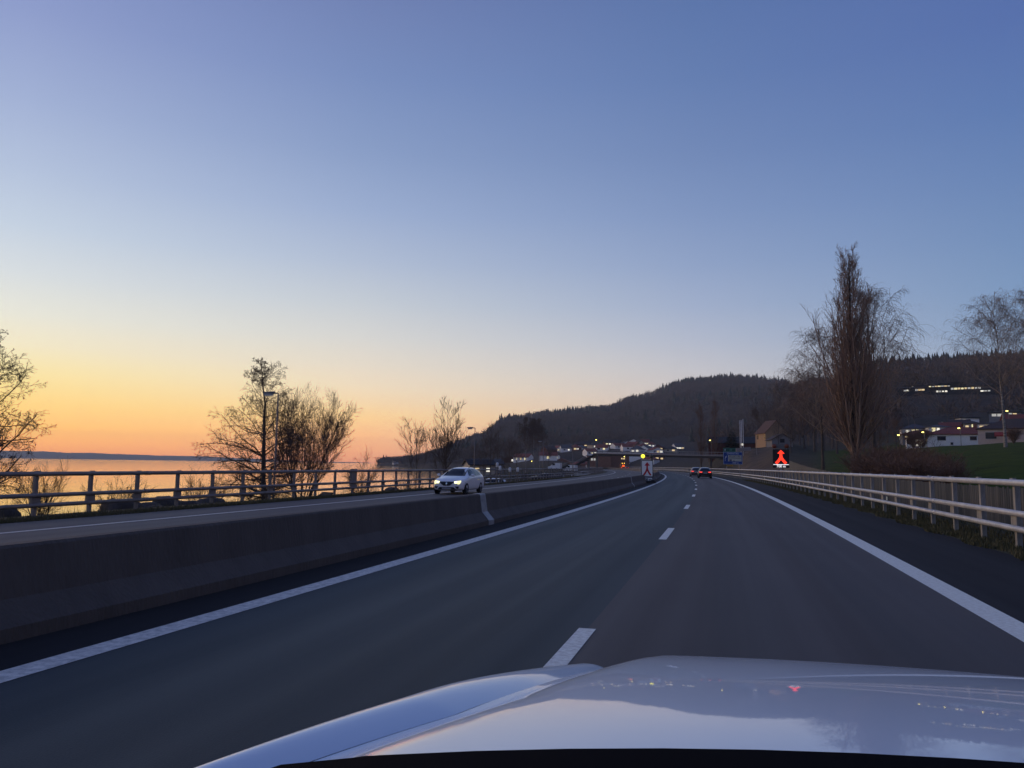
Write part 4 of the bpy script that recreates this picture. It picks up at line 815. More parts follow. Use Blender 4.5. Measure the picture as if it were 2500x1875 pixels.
PAN = dict(
 ws=panel([(-.63, .99), (.63, .99), (.60, 1.05), (.525, 1.375), (-.525, 1.375), (-.60, 1.05)], '+y', .016, 7),
 rw=panel([(-.54, 1.05), (.54, 1.05), (.49, 1.32), (-.49, 1.32)], '-y', .014, 6),
 grille=panel([(-.46, .69), (.46, .69), (.22, .50), (.16, .47), (-.16, .47), (-.22, .50)], '+y', .012), emblem=panel([(0, .69), (.055, .59), (0, .49), (-.055, .59)], '+y', .022, 1),
 intake=panel([(-.40, .40), (.40, .40), (.52, .27), (-.52, .27)], '+y', .01), fogl=panel([(.46, .43), (.68, .44), (.66, .33), (.58, .31)], '+y', .01), plate=panel([(-.26, .37), (.26, .37), (.26, .27), (-.26, .27)], '+y', .03, 1),
 lampL=panel([(.40, .70), (.72, .755), (.76, .70), (.72, .58), (.66, .55), (.63, .58), (.66, .65), (.56, .60), (.45, .60)], '+y', .014), low=panel([(.43, .69), (.56, .71), (.57, .62), (.45, .61)], '+y', .025, 1),
 tail=panel([(.34, .86), (.74, .90), (.76, .80), (.66, .74), (.40, .77)], '-y', .014), rplate=panel([(-.25, .75), (.25, .75), (.25, .66), (-.25, .66)], '-y', .02, 1), diff=panel([(-.70, .50), (.70, .50), (.62, .34), (-.62, .34)], '-y', .008), rbar=panel([(-.5, .36), (.5, .36), (.5, .325), (-.5, .325)], '-y', .02, 1),
)
for sgn, ax in ((1, '+x'), (-1, '-x')):
    PAN['fw'+ax] = panel([(.72, 1.0), (-.22, 1.005), (-.22, 1.36), (.15, 1.345), (.42, 1.20)], ax, .012, 5); PAN['bw'+ax] = panel([(-.30, 1.005), (-1.15, 1.01), (-1.15, 1.365), (-.30, 1.375)], ax, .012, 5); PAN['qw'+ax] = panel([(-1.22, 1.02), (-1.78, 1.08), (-1.66, 1.29), (-1.22, 1.355)], ax, .012, 5)
    PAN['sill'+ax] = panel([(1.0, .24), (-1.0, .24), (-1.0, .19), (1.0, .19)], ax, .006); PAN['seam'+ax] = panel([(-.255, .96), (-.265, .96), (-.265, .28), (-.255, .28)], ax, .004, 1); PAN['handle'+ax] = panel([(-.05, .82), (-.20, .82), (-.20, .79), (-.05, .79)], ax, .02, 1)
def lathe_x(prof, n=24):
    mb = MB(); k = len(prof); vs_ = [(x_, r_*math.cos(6.28318*j/n), r_*math.sin(6.28318*j/n)) for j in range(n) for x_, r_ in prof]
    mb.add(vs_, [(j*k+i, j*k+i+1, ((j+1) % n)*k+i+1, ((j+1) % n)*k+i) for j in range(n) for i in range(k-1)]); return mb
TY = lathe_x([(-.10, .20), (-.10, .29), (-.07, .315), (.07, .315), (.10, .29), (.105, .21), (.08, .205)]).mesh('tyre'); TY.materials.append(tyre)
_r = lathe_x([(.02, .0), (.05, .05), (.055, .06)]); 
for k in range(5):
    a = k*1.2566; _r.beam((.05, math.cos(a)*.03, math.sin(a)*.03), (.065, math.cos(a)*.2, math.sin(a)*.2), .055, .03)
_r.add(*(lambda q: (q.v, q.f))(lathe_x([(.02, .18), (.085, .19), (.09, .205), (.0, .205), (0, 0)])))
RI = _r.mesh('rim'); RI.materials.append(rim_m)
ARCH = lathe_x([(.0, .0), (.0, .365), (-.03, .372)], 28).mesh('wheel_arch'); ARCH.materials.append(trim)
def car(label, x, y, z, rz, paint, lights, rails=True, group=None):
    t = thing('car', label, 'car', (x, y, z), rz, group)
    def pn(nm, key, m, par=None, flip=False):
        me = PAN[key]
        if me.materials: me = me.copy(); me.materials.clear()
        me.materials.append(m); o = bpy.data.objects.new(nm, me); C.objects.link(o); o.parent = par or t
        if flip: o.scale = (-1, 1, 1)
        return o
    me = BODY.copy(); me.materials.clear(); me.materials.append(paint); bd = bpy.data.objects.new('body', me); C.objects.link(bd); bd.parent = t
    pn('windscreen', 'ws', mat('windscreen_glass', (.010, .013, .017), .12, spec=.12)); pn('rear_window', 'rw', glass); pn('grille', 'grille', trim); pn('emblem', 'emblem', chrome); pn('lower_intake', 'intake', trim); pn('number_plate', 'plate', plate_m); pn('number_plate', 'rplate', plate_m); pn('diffuser', 'diff', trim); pn('bumper_strip', 'rbar', mat('bumper_strip', (.3, .3, .32), .4))
    for fl in (False, True):
        pn('fog_lamp', 'fogl', trim, None, fl); hl_ = pn('headlight', 'lampL', drl if lights else glass, None, fl); pn('low_beam', 'low', lowb if lights else chrome, hl_, fl and False)
        pn('tail_light', 'tail', tailm if lights else red_p, None, fl)
    for ax in ('+x', '-x'):
        pn('side_window', 'fw'+ax, glass); pn('side_window', 'bw'+ax, glass); pn('side_window', 'qw'+ax, glass); pn('sill_trim', 'sill'+ax, trim); pn('door_seam', 'seam'+ax, trim); pn('door_handle', 'handle'+ax, paint)
    for sgn in (1, -1):
        for wy in (1.38, -1.30):
            o = link('wheel_arch', ARCH, None, t, (sgn*.872, wy, .335)); o.rotation_euler = (0, 0, 0 if sgn > 0 else math.pi); o.scale = (1.0, 1, 1)
            ty = link('wheel', TY, None, t, (sgn*.80, wy, .315)); ty.rotation_euler = (0, 0, 0 if sgn > 0 else math.pi); link('rim', RI, None, ty)
        m = MB(); m.box((sgn*.90, .63, .985), (.10, .05, .05)); m.tube([(sgn*.93, .70, 1.02), (sgn*1.03, .68, 1.02), (sgn*1.09, .66, 1.02)], [.07, .085, .04], 10); m.build('mirror', paint, t, smooth=True)
        if rails: m = MB(); m.tube([(sgn*.555, .05, 1.42), (sgn*.56, -.1, 1.475), (sgn*.555, -1.3, 1.475), (sgn*.545, -1.5, 1.43)], .018, 6); m.build('roof_rail', trim if paint is not black_p else chrome, t, smooth=True)
    return t
p = P(42.3, -14.12); car('white estate car with lit headlights on the opposite lanes', p.x, p.y, ZO, heading(42.3)+math.pi, white_p, True)
p = P(108.5, .62); car('dark estate car with red tail lights, nearest one ahead', p.x, p.y, 0, heading(108.5), black_p, True)
p = P(126.5, .12); car('car with red tail lights half hidden ahead of the nearest dark car', p.x, p.y, 0, heading(126.5), grey_p, True)
p = P(395, .4); car('small far car with red lights beyond the footbridge', p.x, p.y, 0, heading(395), red_p, True, False)
for i, (px, D, m_, r_) in enumerate([(1325, 128, black_p, 1.9), (1345, 133, black_p, 1.7), (1418, 185, white_p, 1.5), (1430, 190, black_p, 1.6), (1192, 88, white_p, 1.9)]):
    x, y = pol(px, D); car('parked '+('black', 'black', 'white', 'black', 'white')[i]+' car '+('left of the mast behind the dark guard rail', 'right below the mast behind the dark guard rail', 'by the footbridge stairs', 'under the footbridge stairs', 'just behind the oncoming car beyond the rail')[i], x, y, Gf(x, y), r_, m_, False, False)
# white van and truck
def van(label, x, y, z, rz, W=2.0, Lg=5.4, H=2.4, m=None, cat='van', lights=False, name='van'):
    t = thing(name, label, cat, (x, y, z), rz); m = m or white_p; b_ = MB()
    prof_ = [(Lg/2, .45), (Lg/2, .95), (Lg/2-.75, 1.2), (Lg/2-1.35, H*.92), (Lg/2-1.6, H), (-Lg/2, H), (-Lg/2, .45)]
    vs_ = [(sx_*W/2, yy, zz) for sx_ in (-1, 1) for yy, zz in prof_]; n = len(prof_)
    b_.add(vs_, [tuple(range(n)), tuple(range(2*n-1, n-1, -1))]+[(i, (i+1) % n, n+(i+1) % n, n+i) for i in range(n)]); b_.build('body', m, t)
    w = MB(); w.add([(-W*.42, Lg/2-.76, 1.24), (W*.42, Lg/2-.76, 1.24), (W*.42, Lg/2-1.30, H*.9), (-W*.42, Lg/2-1.30, H*.9)], [(0, 1, 2, 3)]); 
    w.v = [(a, b2+.03, c+.01) for a, b2, c in w.v]; w.build('windscreen', glass, t)
    for sx_ in (-1, 1):
        w = MB(); w.box((sx_*(W/2+.005), Lg/2-1.5, 1.55), (.02, .7, .5)); w.build('side_window', glass, t)
        for wy in (Lg/2-.9, -Lg/2+.9): ty = link('wheel', TY, None, t, (sx_*(W/2-.08), wy, .315)); ty.rotation_euler = (0, 0, 0 if sx_ > 0 else math.pi); link('rim', RI, None, ty)
        if lights:
            w = MB(); w.box((sx_*W*.38, -Lg/2-.02, .9), (.35, .05, .45)); w.build('tail_light', tailm, t)
            w = MB(); w.tube([(sx_*.55, -Lg/2+.3, H), (sx_*.55, -Lg/2+.3, H+.35)], [.2, .16], 8); w.build('beacon', mat('amber_glow', (1, .6, .1), .4, emit=(1, .55, .05), estr=3.0), t)
    if lights: w = MB(); w.box((0, -Lg/2-.03, 1.75), (1.2, .05, .9)); w.build('warning_board', mat('warn_glow', (.8, .1, .03), .5, emit=(1, .12, .02), estr=1.2), t)
    return t
x, y = pol(1355, 200); van('small white van parked beyond the promenade lamps', x, y, Gf(x, y), 1.5, 1.8, 3.2, 1.9)
x, y = pol(1393, 215); van('white camper van parked behind the leaning mast', x, y, Gf(x, y), 1.4, 2.0, 3.4, 2.0)
p = P(415, 1.0); van('far roadworks truck with red warning board and amber beacons', p.x, p.y, 0, heading(415), 2.3, 6.5, 2.9, mat('truck_paint', (.22, .10, .03), .5), 'truck', True, 'truck')

# ------------------------------------------------------------------ houses
wl_w = mat('wall_white', (.92, .89, .82), .8, var=.06, vscale=.6); wl_c = mat('wall_cream', (.46, .40, .31), .8, var=.08, vscale=.6); wl_g = mat('wall_grey', (.22, .21, .21), .8, var=.1, vscale=.6); wl_r = mat('wall_falu_red', (.085, .018, .014), .85, var=.15, vscale=.6); wl_p = mat('wall_pink', (.55, .43, .37), .8, var=.06); wl_b = mat('wall_brick', (.24, .115, .075), .85, var=.15, vscale=.8); wl_d = mat('wall_dark', (.03, .028, .03), .8); wl_o = mat('wall_ochre', (.40, .26, .15), .85, var=.1)
rf_r = mat('roof_red_tile', (.215, .050, .030), .8, var=.2, vscale=1.0); rf_b = mat('roof_brown', (.055, .038, .034), .85, var=.2); rf_g = mat('roof_grey', (.075, .075, .08), .8, var=.15); rf_k = mat('roof_black', (.022, .021, .024), .8); rf_t = mat('roof_terracotta', (.10, .05, .036), .85, var=.2)
win_d = mat('window_glass', (.02, .025, .035), .1, spec=.6); frm = mat('window_frame', (.5, .5, .5), .6)
WL_ = [mat('window_lit_warm', (1, .8, .45), .5, emit=(1.0, .72, .34), estr=.7), mat('window_lit_white', (1, .95, .8), .5, emit=(1.0, .93, .74), estr=1.0), mat('window_lit_yellow', (1, .9, .5), .5, emit=(1.0, .86, .45), estr=.85), mat('window_lit_dim', (.7, .7, .62), .5, emit=(1.0, .95, .80), estr=.35)]
def house(label, x, y, rz, w, d, hw, hr, wall, roof, kind='gable', wins=(), group=None, chim=False, z=None, found=2.5, name='house', cat='house', ov=.35, frames=False):
    g = Gf(x, y) if z is None else z; t = thing(name, label, cat, (x, y, g), rz, group)
    m = MB(); X_, Y_ = w/2, d/2
    if kind == 'gable':   # ridge along x
        m.add([(-X_, -Y_, -found), (X_, -Y_, -found), (X_, Y_, -found), (-X_, Y_, -found), (-X_, -Y_, hw), (X_, -Y_, hw), (X_, Y_, hw), (-X_, Y_, hw), (-X_, 0, hw+hr), (X_, 0, hw+hr)], [(0, 1, 5, 4), (2, 3, 7, 6), (1, 2, 6, 9, 5), (3, 0, 4, 8, 7)])
    elif kind == 'gable_front':   # ridge along y, gable looks at the road
        m.add([(-X_, -Y_, -found), (X_, -Y_, -found), (X_, Y_, -found), (-X_, Y_, -found), (-X_, -Y_, hw), (X_, -Y_, hw), (X_, Y_, hw), (-X_, Y_, hw), (0, -Y_, hw+hr), (0, Y_, hw+hr)], [(0, 1, 5, 8, 4), (2, 3, 7, 9, 6), (1, 2, 6, 5), (3, 0, 4, 7)])
    else: m.box((0, 0, (hw-found)/2), (w, d, hw+found))
    m.build('wall', wall, t)
    X2, Y2 = X_+ov, Y_+ov; k = ov*hr/(Y_ if kind == 'gable' else X_); r_ = MB(); th = .14
    if kind == 'gable':
        for sg in (-1, 1): r_.add([(-X2, sg*Y2, hw-k), (X2, sg*Y2, hw-k), (X2, 0, hw+hr+.02), (-X2, 0, hw+hr+.02), (-X2, sg*Y2, hw-k+th), (X2, sg*Y2, hw-k+th), (X2, 0, hw+hr+th+.02), (-X2, 0, hw+hr+th+.02)], [(0, 1, 2, 3), (4, 7, 6, 5), (0, 4, 5, 1), (1, 5, 6, 2), (3, 2, 6, 7), (0, 3, 7, 4)])
    elif kind == 'gable_front':
        for sg in (-1, 1): r_.add([(sg*X2, -Y2, hw-k), (sg*X2, Y2, hw-k), (0, Y2, hw+hr+.02), (0, -Y2, hw+hr+.02), (sg*X2, -Y2, hw-k+th), (sg*X2, Y2, hw-k+th), (0, Y2, hw+hr+th+.02), (0, -Y2, hw+hr+th+.02)], [(0, 1, 2, 3), (4, 7, 6, 5), (0, 4, 5, 1), (1, 5, 6, 2), (3, 2, 6, 7), (0, 3, 7, 4)])
    elif kind == 'hip':
        rx = max(.3, X_-Y_); r_.add([(-X2, -Y2, hw+.01), (X2, -Y2, hw+.01), (X2, Y2, hw+.01), (-X2, Y2, hw+.01), (-rx, 0, hw+hr), (rx, 0, hw+hr), (-X2, -Y2, hw-.14), (X2, -Y2, hw-.14), (X2, Y2, hw-.14), (-X2, Y2, hw-.14)], [(0, 1, 5, 4), (1, 2, 5), (2, 3, 4, 5), (3, 0, 4), (6, 9, 8, 7), (0, 6, 7, 1), (1, 7, 8, 2), (2, 8, 9, 3), (3, 9, 6, 0)])
    else: r_.box((0, 0, hw+.15), (w+2*ov, d+2*ov, .3))
    rf = r_.build('roof', roof, t)
    if chim: c = MB(); c.box((w*.18, .3, hw+hr+.25), (.7, .6, 1.1)); c.build('chimney', wl_b, rf)
    for wd in wins:   # (side, u, z, w, h, lit)
        sd_, u, zz, ww_, h_, lit = wd
        if sd_ == 'f' and ww_ > 2.3 and lit >= 0:
            n_ = int(ww_/1.7)+1; pw = ww_/n_; prng = random.Random(int(abs(x*7)+abs(u*13)))
            for q_ in range(n_): b_ = MB(); b_.box((u-ww_/2+pw*(q_+.5), -Y_-.02, zz+prng.uniform(-.04, .04)), (pw-prng.uniform(.12, .5), .06, h_*prng.uniform(.75, 1.0))); b_.build('window', WL_[prng.choice([lit, lit, 3, 3, 0])], t)
            continue
        m_ = win_d if lit < 0 else WL_[lit]; b_ = MB()
        if sd_ == 'f': b_.box((u, -Y_-.02, zz), (ww_, .06, h_))
        elif sd_ == 'l': b_.box((-X_-.02, u, zz), (.06, ww_, h_))
        else: b_.box((X_+.02, u, zz), (.06, ww_, h_))
        wo_ = b_.build('window', m_, t)
        if frames:
            f_ = MB()
            for zz2 in (zz-h_/2-.04, zz+h_/2+.04): f_.box((u, -Y_-.03, zz2), (ww_+.16, .1, .08)) if sd_ == 'f' else f_.box(((X_+.03)*(1 if sd_ == 'r' else -1), u, zz2), (.1, ww_+.16, .08))
            f_.build('frame', frm, wo_)
    return t
def hpx(label, px, D, yb=None, rot=0.0, **k):
    x, y = pol(px, D); z = None if yb is None else max(y2z(px, yb, D), Gf(x, y)-.3); return house(label, x, y, face(x, y)+rot, z=z, **k)
# right-hand neighbourhood
hpx('big white house with wide red hipped roof above the green bank', 2352, 205, 1089, .12, w=15.0, d=9.5, hw=2.55, hr=1.75, wall=wl_w, roof=rf_r, kind='hip', wins=[('f', -4.6, 1.6, 1.7, .9, -1), ('f', 1.6, 1.6, 1.3, .8, -1), ('f', -2.6, .4, .5, .5, -1)], chim=True, frames=True)
hpx('low white wing with lit porch left of the big red-roofed house', 2262, 203, 1094, .05, w=8, d=6, hw=2.2, hr=.8, wall=wl_w, roof=rf_r, kind='hip', wins=[('f', 2.4, 1.4, 1.2, 1.6, 2), ('f', -1.4, 1.2, 1.3, 1.4, 1), ('f', .4, 1.9, .7, .8, 0), ('f', -3.4, 1.4, 1.0, 1.2, -1)])
hpx('pale pink house with red awning behind the right birch trunk', 2504, 190, 1084, -.1, w=15, d=9, hw=2.9, hr=2.2, wall=wl_p, roof=rf_b, kind='hip', wins=[('f', -5.2, 1.5, 1.9, 1.3, -1), ('f', 1.4, 1.6, .7, 1.4, 1), ('f', 5.0, 1.7, 1.2, 1.1, -1)], frames=True)
x, y = pol(2452, 184); am = MB(); am.add([(-1.4, -1.0, 0), (1.4, -1.0, 0), (1.4, .2, .7), (-1.4, .2, .7), (-1.4, -1.0, -.25), (1.4, -1.0, -.25), (1.4, .25, .62), (-1.4, .25, .62)], [(0, 1, 2, 3), (0, 4, 5, 1), (4, 7, 6, 5), (0, 3, 7, 4), (1, 5, 6, 2), (3, 2, 6, 7)]); tag(am.build('awning', mat('awning_red', (.30, .03, .02), .8), None, (x, y, y2z(2452, 1063, 184)), face(x, y)), 'small red awning over the pink house window', 'awning')
hpx('grey-roofed white house at the left of the hillside cluster', 2236, 262, 1063, .1, w=7.5, d=7, hw=1.9, hr=1.5, wall=wl_w, roof=rf_g, kind='hip', wins=[('f', -2.2, 1.0, 1.0, .8, 1), ('f', -.2, 1.1, 1.8, .9, 2)])
hpx('dark red-roofed house in front of the grey-roofed white house', 2250, 232, 1074, .1, w=9, d=7, hw=1.4, hr=1.2, wall=wl_g, roof=rf_r, kind='hip', wins=[('f', -3.4, .7, 1.0, .4, 0)])
hpx('cream house with lit front below the white gable', 2291, 258, 1060, .25, w=5.6, d=6, hw=2.0, hr=.7, wall=wl_w, roof=rf_g, kind='hip', wins=[('f', -1.6, 1.1, .9, 1.2, 2), ('f', -.4, 1.1, .7, 1.1, 1)])
hpx('white gabled house with one round dark window', 2305, 275, 1054, 0, w=3.2, d=6, hw=1.6, hr=1.5, wall=wl_w, roof=rf_b, kind='gable_front', wins=[('f', 0, 1.9, .5, .5, -1)])
hpx('small cream house with lit corner behind the big red roof', 2324, 262, 1058, .1, w=5.2, d=5, hw=1.9, hr=1.2, wall=wl_c, roof=rf_r, kind='gable', wins=[('f', 1.2, 1.2, .9, .6, 1), ('f', -1.6, 1.0, .5, .7, 0)])
hpx('warmly lit ochre house above the big red roof', 2375, 262, 1052, .1, w=4.2, d=5, hw=2.1, hr=.8, wall=wl_c, roof=rf_b, kind='hip', wins=[('f', -1.2, 1.1, .8, .7, 0), ('f', .5, 1.3, 1.1, .9, 2)])
hpx('brown-roofed house with white top storey high in the cluster', 2366, 300, 1034, .35, w=5.6, d=5, hw=1.6, hr=.3, wall=wl_w, roof=rf_k, kind='flat', wins=[('f', -1.6, .8, .9, .9, 1), ('r', 0, .8, 1, .7, -1)])
hpx('dark timber house between the ochre house and the lit white villa', 2347, 285, 1046, -.2, w=5.5, d=5, hw=1.4, hr=1.3, wall=wl_r, roof=rf_b, kind='gable', wins=[('f', 1, 1.4, .9, .8, -1)])
hpx('white villa with brightly lit yellow side', 2432, 250, 1058, -.3, w=6.2, d=5.5, hw=2.6, hr=.5, wall=wl_w, roof=rf_k, kind='hip', wins=[('f', -2.2, 1.5, .9, 1.0, 0), ('f', -.6, 1.6, 1.0, 1.1, 2), ('f', -.6, .3, .8, .8, 2), ('f', 1.8, 1.8, .5, .5, -1)])
hpx('long flat-roofed house with white band on the slope at right', 2460, 320, 1026, 0, w=9.5, d=6, hw=2.4, hr=.2, wall=wl_g, roof=rf_k, kind='flat', wins=[('f', -2.4, 1.7, 3.2, .9, 3), ('f', 2.2, 1.9, 2.6, .8, 3), ('f', -.6, .5, 1.1, .5, 2)])
hpx('brown house cut off by the right edge of the picture', 2530, 215, 1072, .2, w=12, d=9, hw=3.2, hr=2.4, wall=wl_p, roof=rf_r, kind='gable', wins=[('f', -4, 1.6, 1.2, 1.1, -1)])
x, y = pol(2400, 225); house('low grey shed with pale roof light between two houses', x, y, .2, 8, 5, 2.0, 1.2, wl_g, rf_g, 'gable', [('f', -2.2, 1.6, 1.2, .4, 1)])
# lit villas on the terrace
hpx('small lit white villa, leftmost on the hillside terrace', 2234, 510, 960, 0, w=17, d=9, hw=2.8, hr=1.2, wall=wl_d, roof=rf_k, kind='hip', wins=[('f', -3, 1.3, 3, .9, 1), ('f', 4, 1.5, 5, 1.1, 1)])
hpx('dark villa with tall bright windows on the hillside terrace', 2290, 515, 961, 0, w=32, d=12, hw=4.4, hr=.4, wall=wl_d, roof=rf_k, kind='flat', wins=[('f', -13.6, 2.2, 1.1, 3.4, 1), ('f', -11.4, 2.2, 1.2, 3.6, 1), ('f', -10.0, 1.2, 1.2, 1.6, 1), ('f', 2.4, 3.6, 11, .8, 2), ('f', 2.4, 1.4, .8, 1.4, 1), ('f', 7.0, 1.6, 1.4, 1.2, 1), ('f', 9.5, 1.8, 1.2, 1.3, 1)])
hpx('black flat-roofed villa wing right of the tall-windowed villa', 2330, 520, 959, 0, w=12, d=10, hw=5.2, hr=.4, wall=wl_d, roof=rf_k, kind='flat')
hpx('long white villa with a glowing band, rightmost on the terrace', 2360, 512, 962, -.04, w=34, d=9, hw=4.0, hr=.3, wall=wl_d, roof=rf_k, kind='flat', wins=[('f', 1.5, 2.9, 15, 1.1, 2), ('f', -10.5, 1.6, 6.0, .9, 1), ('f', 11.0, 1.1, 5.0, .8, 1)])
hpx('pale house almost hidden near the top of the right hill', 2243, 760, 915, 0, w=24, d=9, hw=5, hr=2.5, wall=wl_w, roof=rf_g, kind='gable')
# farm by the flagpoles
hpx('tall ochre gabled house lit by the afterglow', 1884, 240, 1098, .40, w=6.4, d=7.5, hw=4.1, hr=3.4, wall=wl_o, roof=rf_t, kind='gable_front', wins=[('l', -3, 2.8, .9, 1.2, -1), ('l', 2, 2.8, .9, 1.2, -1), ('f', 0, 2.8, 1.0, 1.2, -1)], chim=False, found=4)
hpx('low grey annex with sloping roof before the ochre house', 1904, 222, 1100, .3, w=5.5, d=5, hw=1.9, hr=1.5, wall=wl_g, roof=rf_b, kind='gable_front', wins=[('f', 0, 1.6, 1.2, 1.0, -1)], found=4)
hpx('dark red barn behind the three flagpoles', 1802, 262, 1098, 0, w=18, d=10, hw=2.0, hr=2.0, wall=wl_r, roof=rf_k, kind='gable', wins=[('f', 1.4, 1.6, .8, .7, 1)], found=4)
fpm = mat('flagpole_white', (.88, .86, .83), .5)
for i, px in enumerate((1808.2, 1811.5, 1815.6)):
    x, y = pol(px, 205); g = Gf(x, y); zt = y2z(px, (1026, 1026, 1023)[i], 205); m = MB(); m.tube([(0, 0, -.5), (0, 0, (zt-g)*.5), (0, 0, zt-g)], [.085, .075, .05], 8)
    tag(m.build('flagpole', fpm, None, (x, y, g), smooth=True), ('left', 'middle', 'right')[i]+' of three white flagpoles before the red barn', 'flagpole', 'white flagpoles')
p0, p1 = pt(1797, 1099, 200), pt(1832, 1096, 203); m = MB(); m.beam(p0-p0, p1-p0, .5, .9); tag(m.build('retaining_wall', mat('pale_stone', (.30, .27, .25), .85, var=.2), None, p0), 'low pale retaining wall below the flagpoles', 'wall')
# board fence behind the right rail: each board a piece
bd_m = [mat('fence_board_a', (.10, .10, .09), .85, var=.3, vscale=3, stretch=(1, 1, .2)), mat('fence_board_b', (.072, .075, .068), .85, var=.3, vscale=3, stretch=(1, 1, .2)), mat('fence_board_c', (.12, .116, .10), .85, var=.3, vscale=3, stretch=(1, 1, .2))]
bms = []
for k in range(3): q_ = MB(); q_.box((0, 0, .5), (.022, .138, 1.0)); me = q_.mesh('board'); me.materials.append(bd_m[k]); bms.append(me)
base = P(8, 6.9); ft = thing('board_fence', 'grey vertical board fence behind the right guard rail', 'fence', base); rr_ = random.Random(5); rest = MB()
ftop = lambda s: np.interp(s, [0, 23, 45, 60, 72, 88, 100], [1.0, 1.02, 1.1, 1.42, 1.75, 2.35, 2.4]); fl_ = lambda s: np.interp(s, [0, 40, 60, 90, 100], [6.9, 6.9, 7.3, 8.6, 9.0])
s = 10.0; k = 0
while s < 92:
    l = float(fl_(s)); p = P(s, l); g = Gf(p.x, p.y)-.1; hgt = max(float(ftop(s))-g, 1.15 if s > 50 else 0)+rr_.uniform(-.03, .03)
    if k < 295:
        o = link('board', bms[rr_.randrange(3)], None, ft, (p.x-base.x, p.y-base.y, g), heading(s)+rr_.uniform(-.03, .03)); o.scale = (1, 1, hgt)
    else: rest.box((p.x-base.x, p.y-base.y, g+hgt/2), (.022, .138, hgt), heading(s))
    s += .158 if s < 55 else .16; k += 1
stuff(rest.build('boards', bd_m[0], ft))
for hz in (.25, .8):
    m = MB(); pp = [P(s_2, float(fl_(s_2))+.04, 0)-base for s_2 in np.arange(10, 92, 3)]; zz = [float(ftop(s_2))-.25 if hz > .5 else float(ftop(s_2))-.85 for s_2 in np.arange(10, 92, 3)]
    m.tube([(q_.x, q_.y, z_) for q_, z_ in zip(pp, zz)], .04, 4); m.build('fence_rail', bd_m[1], ft)

# ------------------------------------------------------------------ the village under the hill
vr = random.Random(21); kinds = ['red-roofed white', 'brown-roofed red', 'grey-roofed white', 'red-roofed brick', 'black-roofed pale']
spec = {'red-roofed white': (wl_w, rf_r), 'brown-roofed red': (wl_r, rf_b), 'grey-roofed white': (wl_w, rf_g), 'red-roofed brick': (wl_b, rf_r), 'black-roofed pale': (wl_c, rf_k)}
vill = [(1245, 560, 1123), (1262, 600, 1118), (1278, 520, 1127), (1340, 640, 1101), (1352, 600, 1107), (1364, 660, 1098), (1380, 640, 1099), (1372, 480, 1118), (1392, 560, 1106), (1405, 640, 1099), (1418, 560, 1105), (1425, 690, 1092), (1338, 460, 1125), (1410, 420, 1126), (1440, 520, 1106), (1452, 640, 1096), (1448, 440, 1118), (1470, 620, 1098), (1480, 480, 1110), (1495, 560, 1101), (1510, 640, 1094), (1517, 500, 1108), (1530, 600, 1096), (1545, 680, 1091), (1556, 560, 1101), (1570, 660, 1093), (1578, 600, 1098), (1590, 700, 1090), (1600, 560, 1102), (1588, 460, 1111), (1612, 640, 1097), (1560, 720, 1086), (1575, 740, 1085), (1548, 760, 1086), (1640, 640, 1104), (1655, 700, 1102), (1528, 720, 1089), (1505, 720, 1091), (1487, 700, 1092), (1598, 480, 1113), (1520, 420, 1119)]
for i, (px, D, yb) in enumerate(vill):
    x, y = pol(px, D); s_q, l_q = sl(x, y)
    if -22 < l_q < 14 and s_q < 600: D += 90; x, y = pol(px, D)
    kd = kinds[vr.randrange(5)]; wall, roof = spec[kd]; w = vr.uniform(7, 11); hw = vr.uniform(2.0, 3.0); D += 60; wins = []; z0 = min(Gf(x, y), y2z(px, yb, D))+.2
    nw = vr.randrange(1, 4)
    for k in range(nw): wins.append(('f', -w/2+w*(k+.7)/(nw+.4), hw*.55, vr.uniform(1.0, 2.4), vr.uniform(.8, 1.4), vr.choice([0, 1, 1, 2, -1, -1, -1])))
    house(kd+' house in the village below the wooded hill', x, y, face(x, y)+vr.uniform(-.6, .6), w, vr.uniform(8, 10), hw, vr.uniform(1.8, 3.0), wall, roof, vr.choice(['gable', 'gable', 'gable_front', 'hip']), wins, kd+' village houses', z=z0, found=5)
x, y = pol(1499, 440); house('long low orange brick hall seen under the footbridge', x, y, face(x, y)+.2, 15, 10, 4.2, .4, wl_b, rf_k, 'flat', [('f', -5, 2.2, 2, 1.4, -1), ('f', 4, 2.6, 2.4, .8, 0)], z=y2z(1499, 1131, 440))
x, y = pol(1462, 430); house('pale brick row seen under the footbridge left of its pillar', x, y, face(x, y), 13, 9, 3.6, .4, wl_b, rf_g, 'flat', [('f', -3, 1.8, 3, 1.2, 0)], z=y2z(1462, 1130, 430))
x, y = pol(1512, 520); house('long white building behind the orange brick hall', x, y, face(x, y), 30, 10, 6.5, .4, wl_w, rf_g, 'flat', [('f', 8, 4.8, 5, 1.4, 1), ('f', -4, 4.8, 6, 1.2, 0)], z=y2z(1512, 1128, 520))
for i, (px, D, yb) in enumerate([(1170, 150, 1148), (1186, 160, 1147), (1097, 820, 1112), (1112, 840, 1110), (966, 1000, 1133)]):
    x, y = pol(px, D); house(('small kiosk with bright windows just right of the white car', 'low pale pavilion right of the bright kiosk', 'pale house half hidden on the headland slope', 'second pale house on the headland slope', 'tiny white boathouse on the headland shore')[i], x, y, face(x, y)+.3, (5, 6, 16, 20, 7)[i], (4, 5, 8, 8, 6)[i], (2.2, 2.2, 5, 5, 4)[i], (.8, .8, 2, 2, 2)[i], (wl_c, wl_g, wl_g, wl_g, wl_w)[i], (rf_k, rf_g, rf_b, rf_b, rf_b)[i], 'gable', [('f', -1, 1.2, .8, .7, 0), ('f', 1.2, 1.2, .8, .7, 1)] if i == 0 else [], z=None if i > 1 else Gf(x, y))

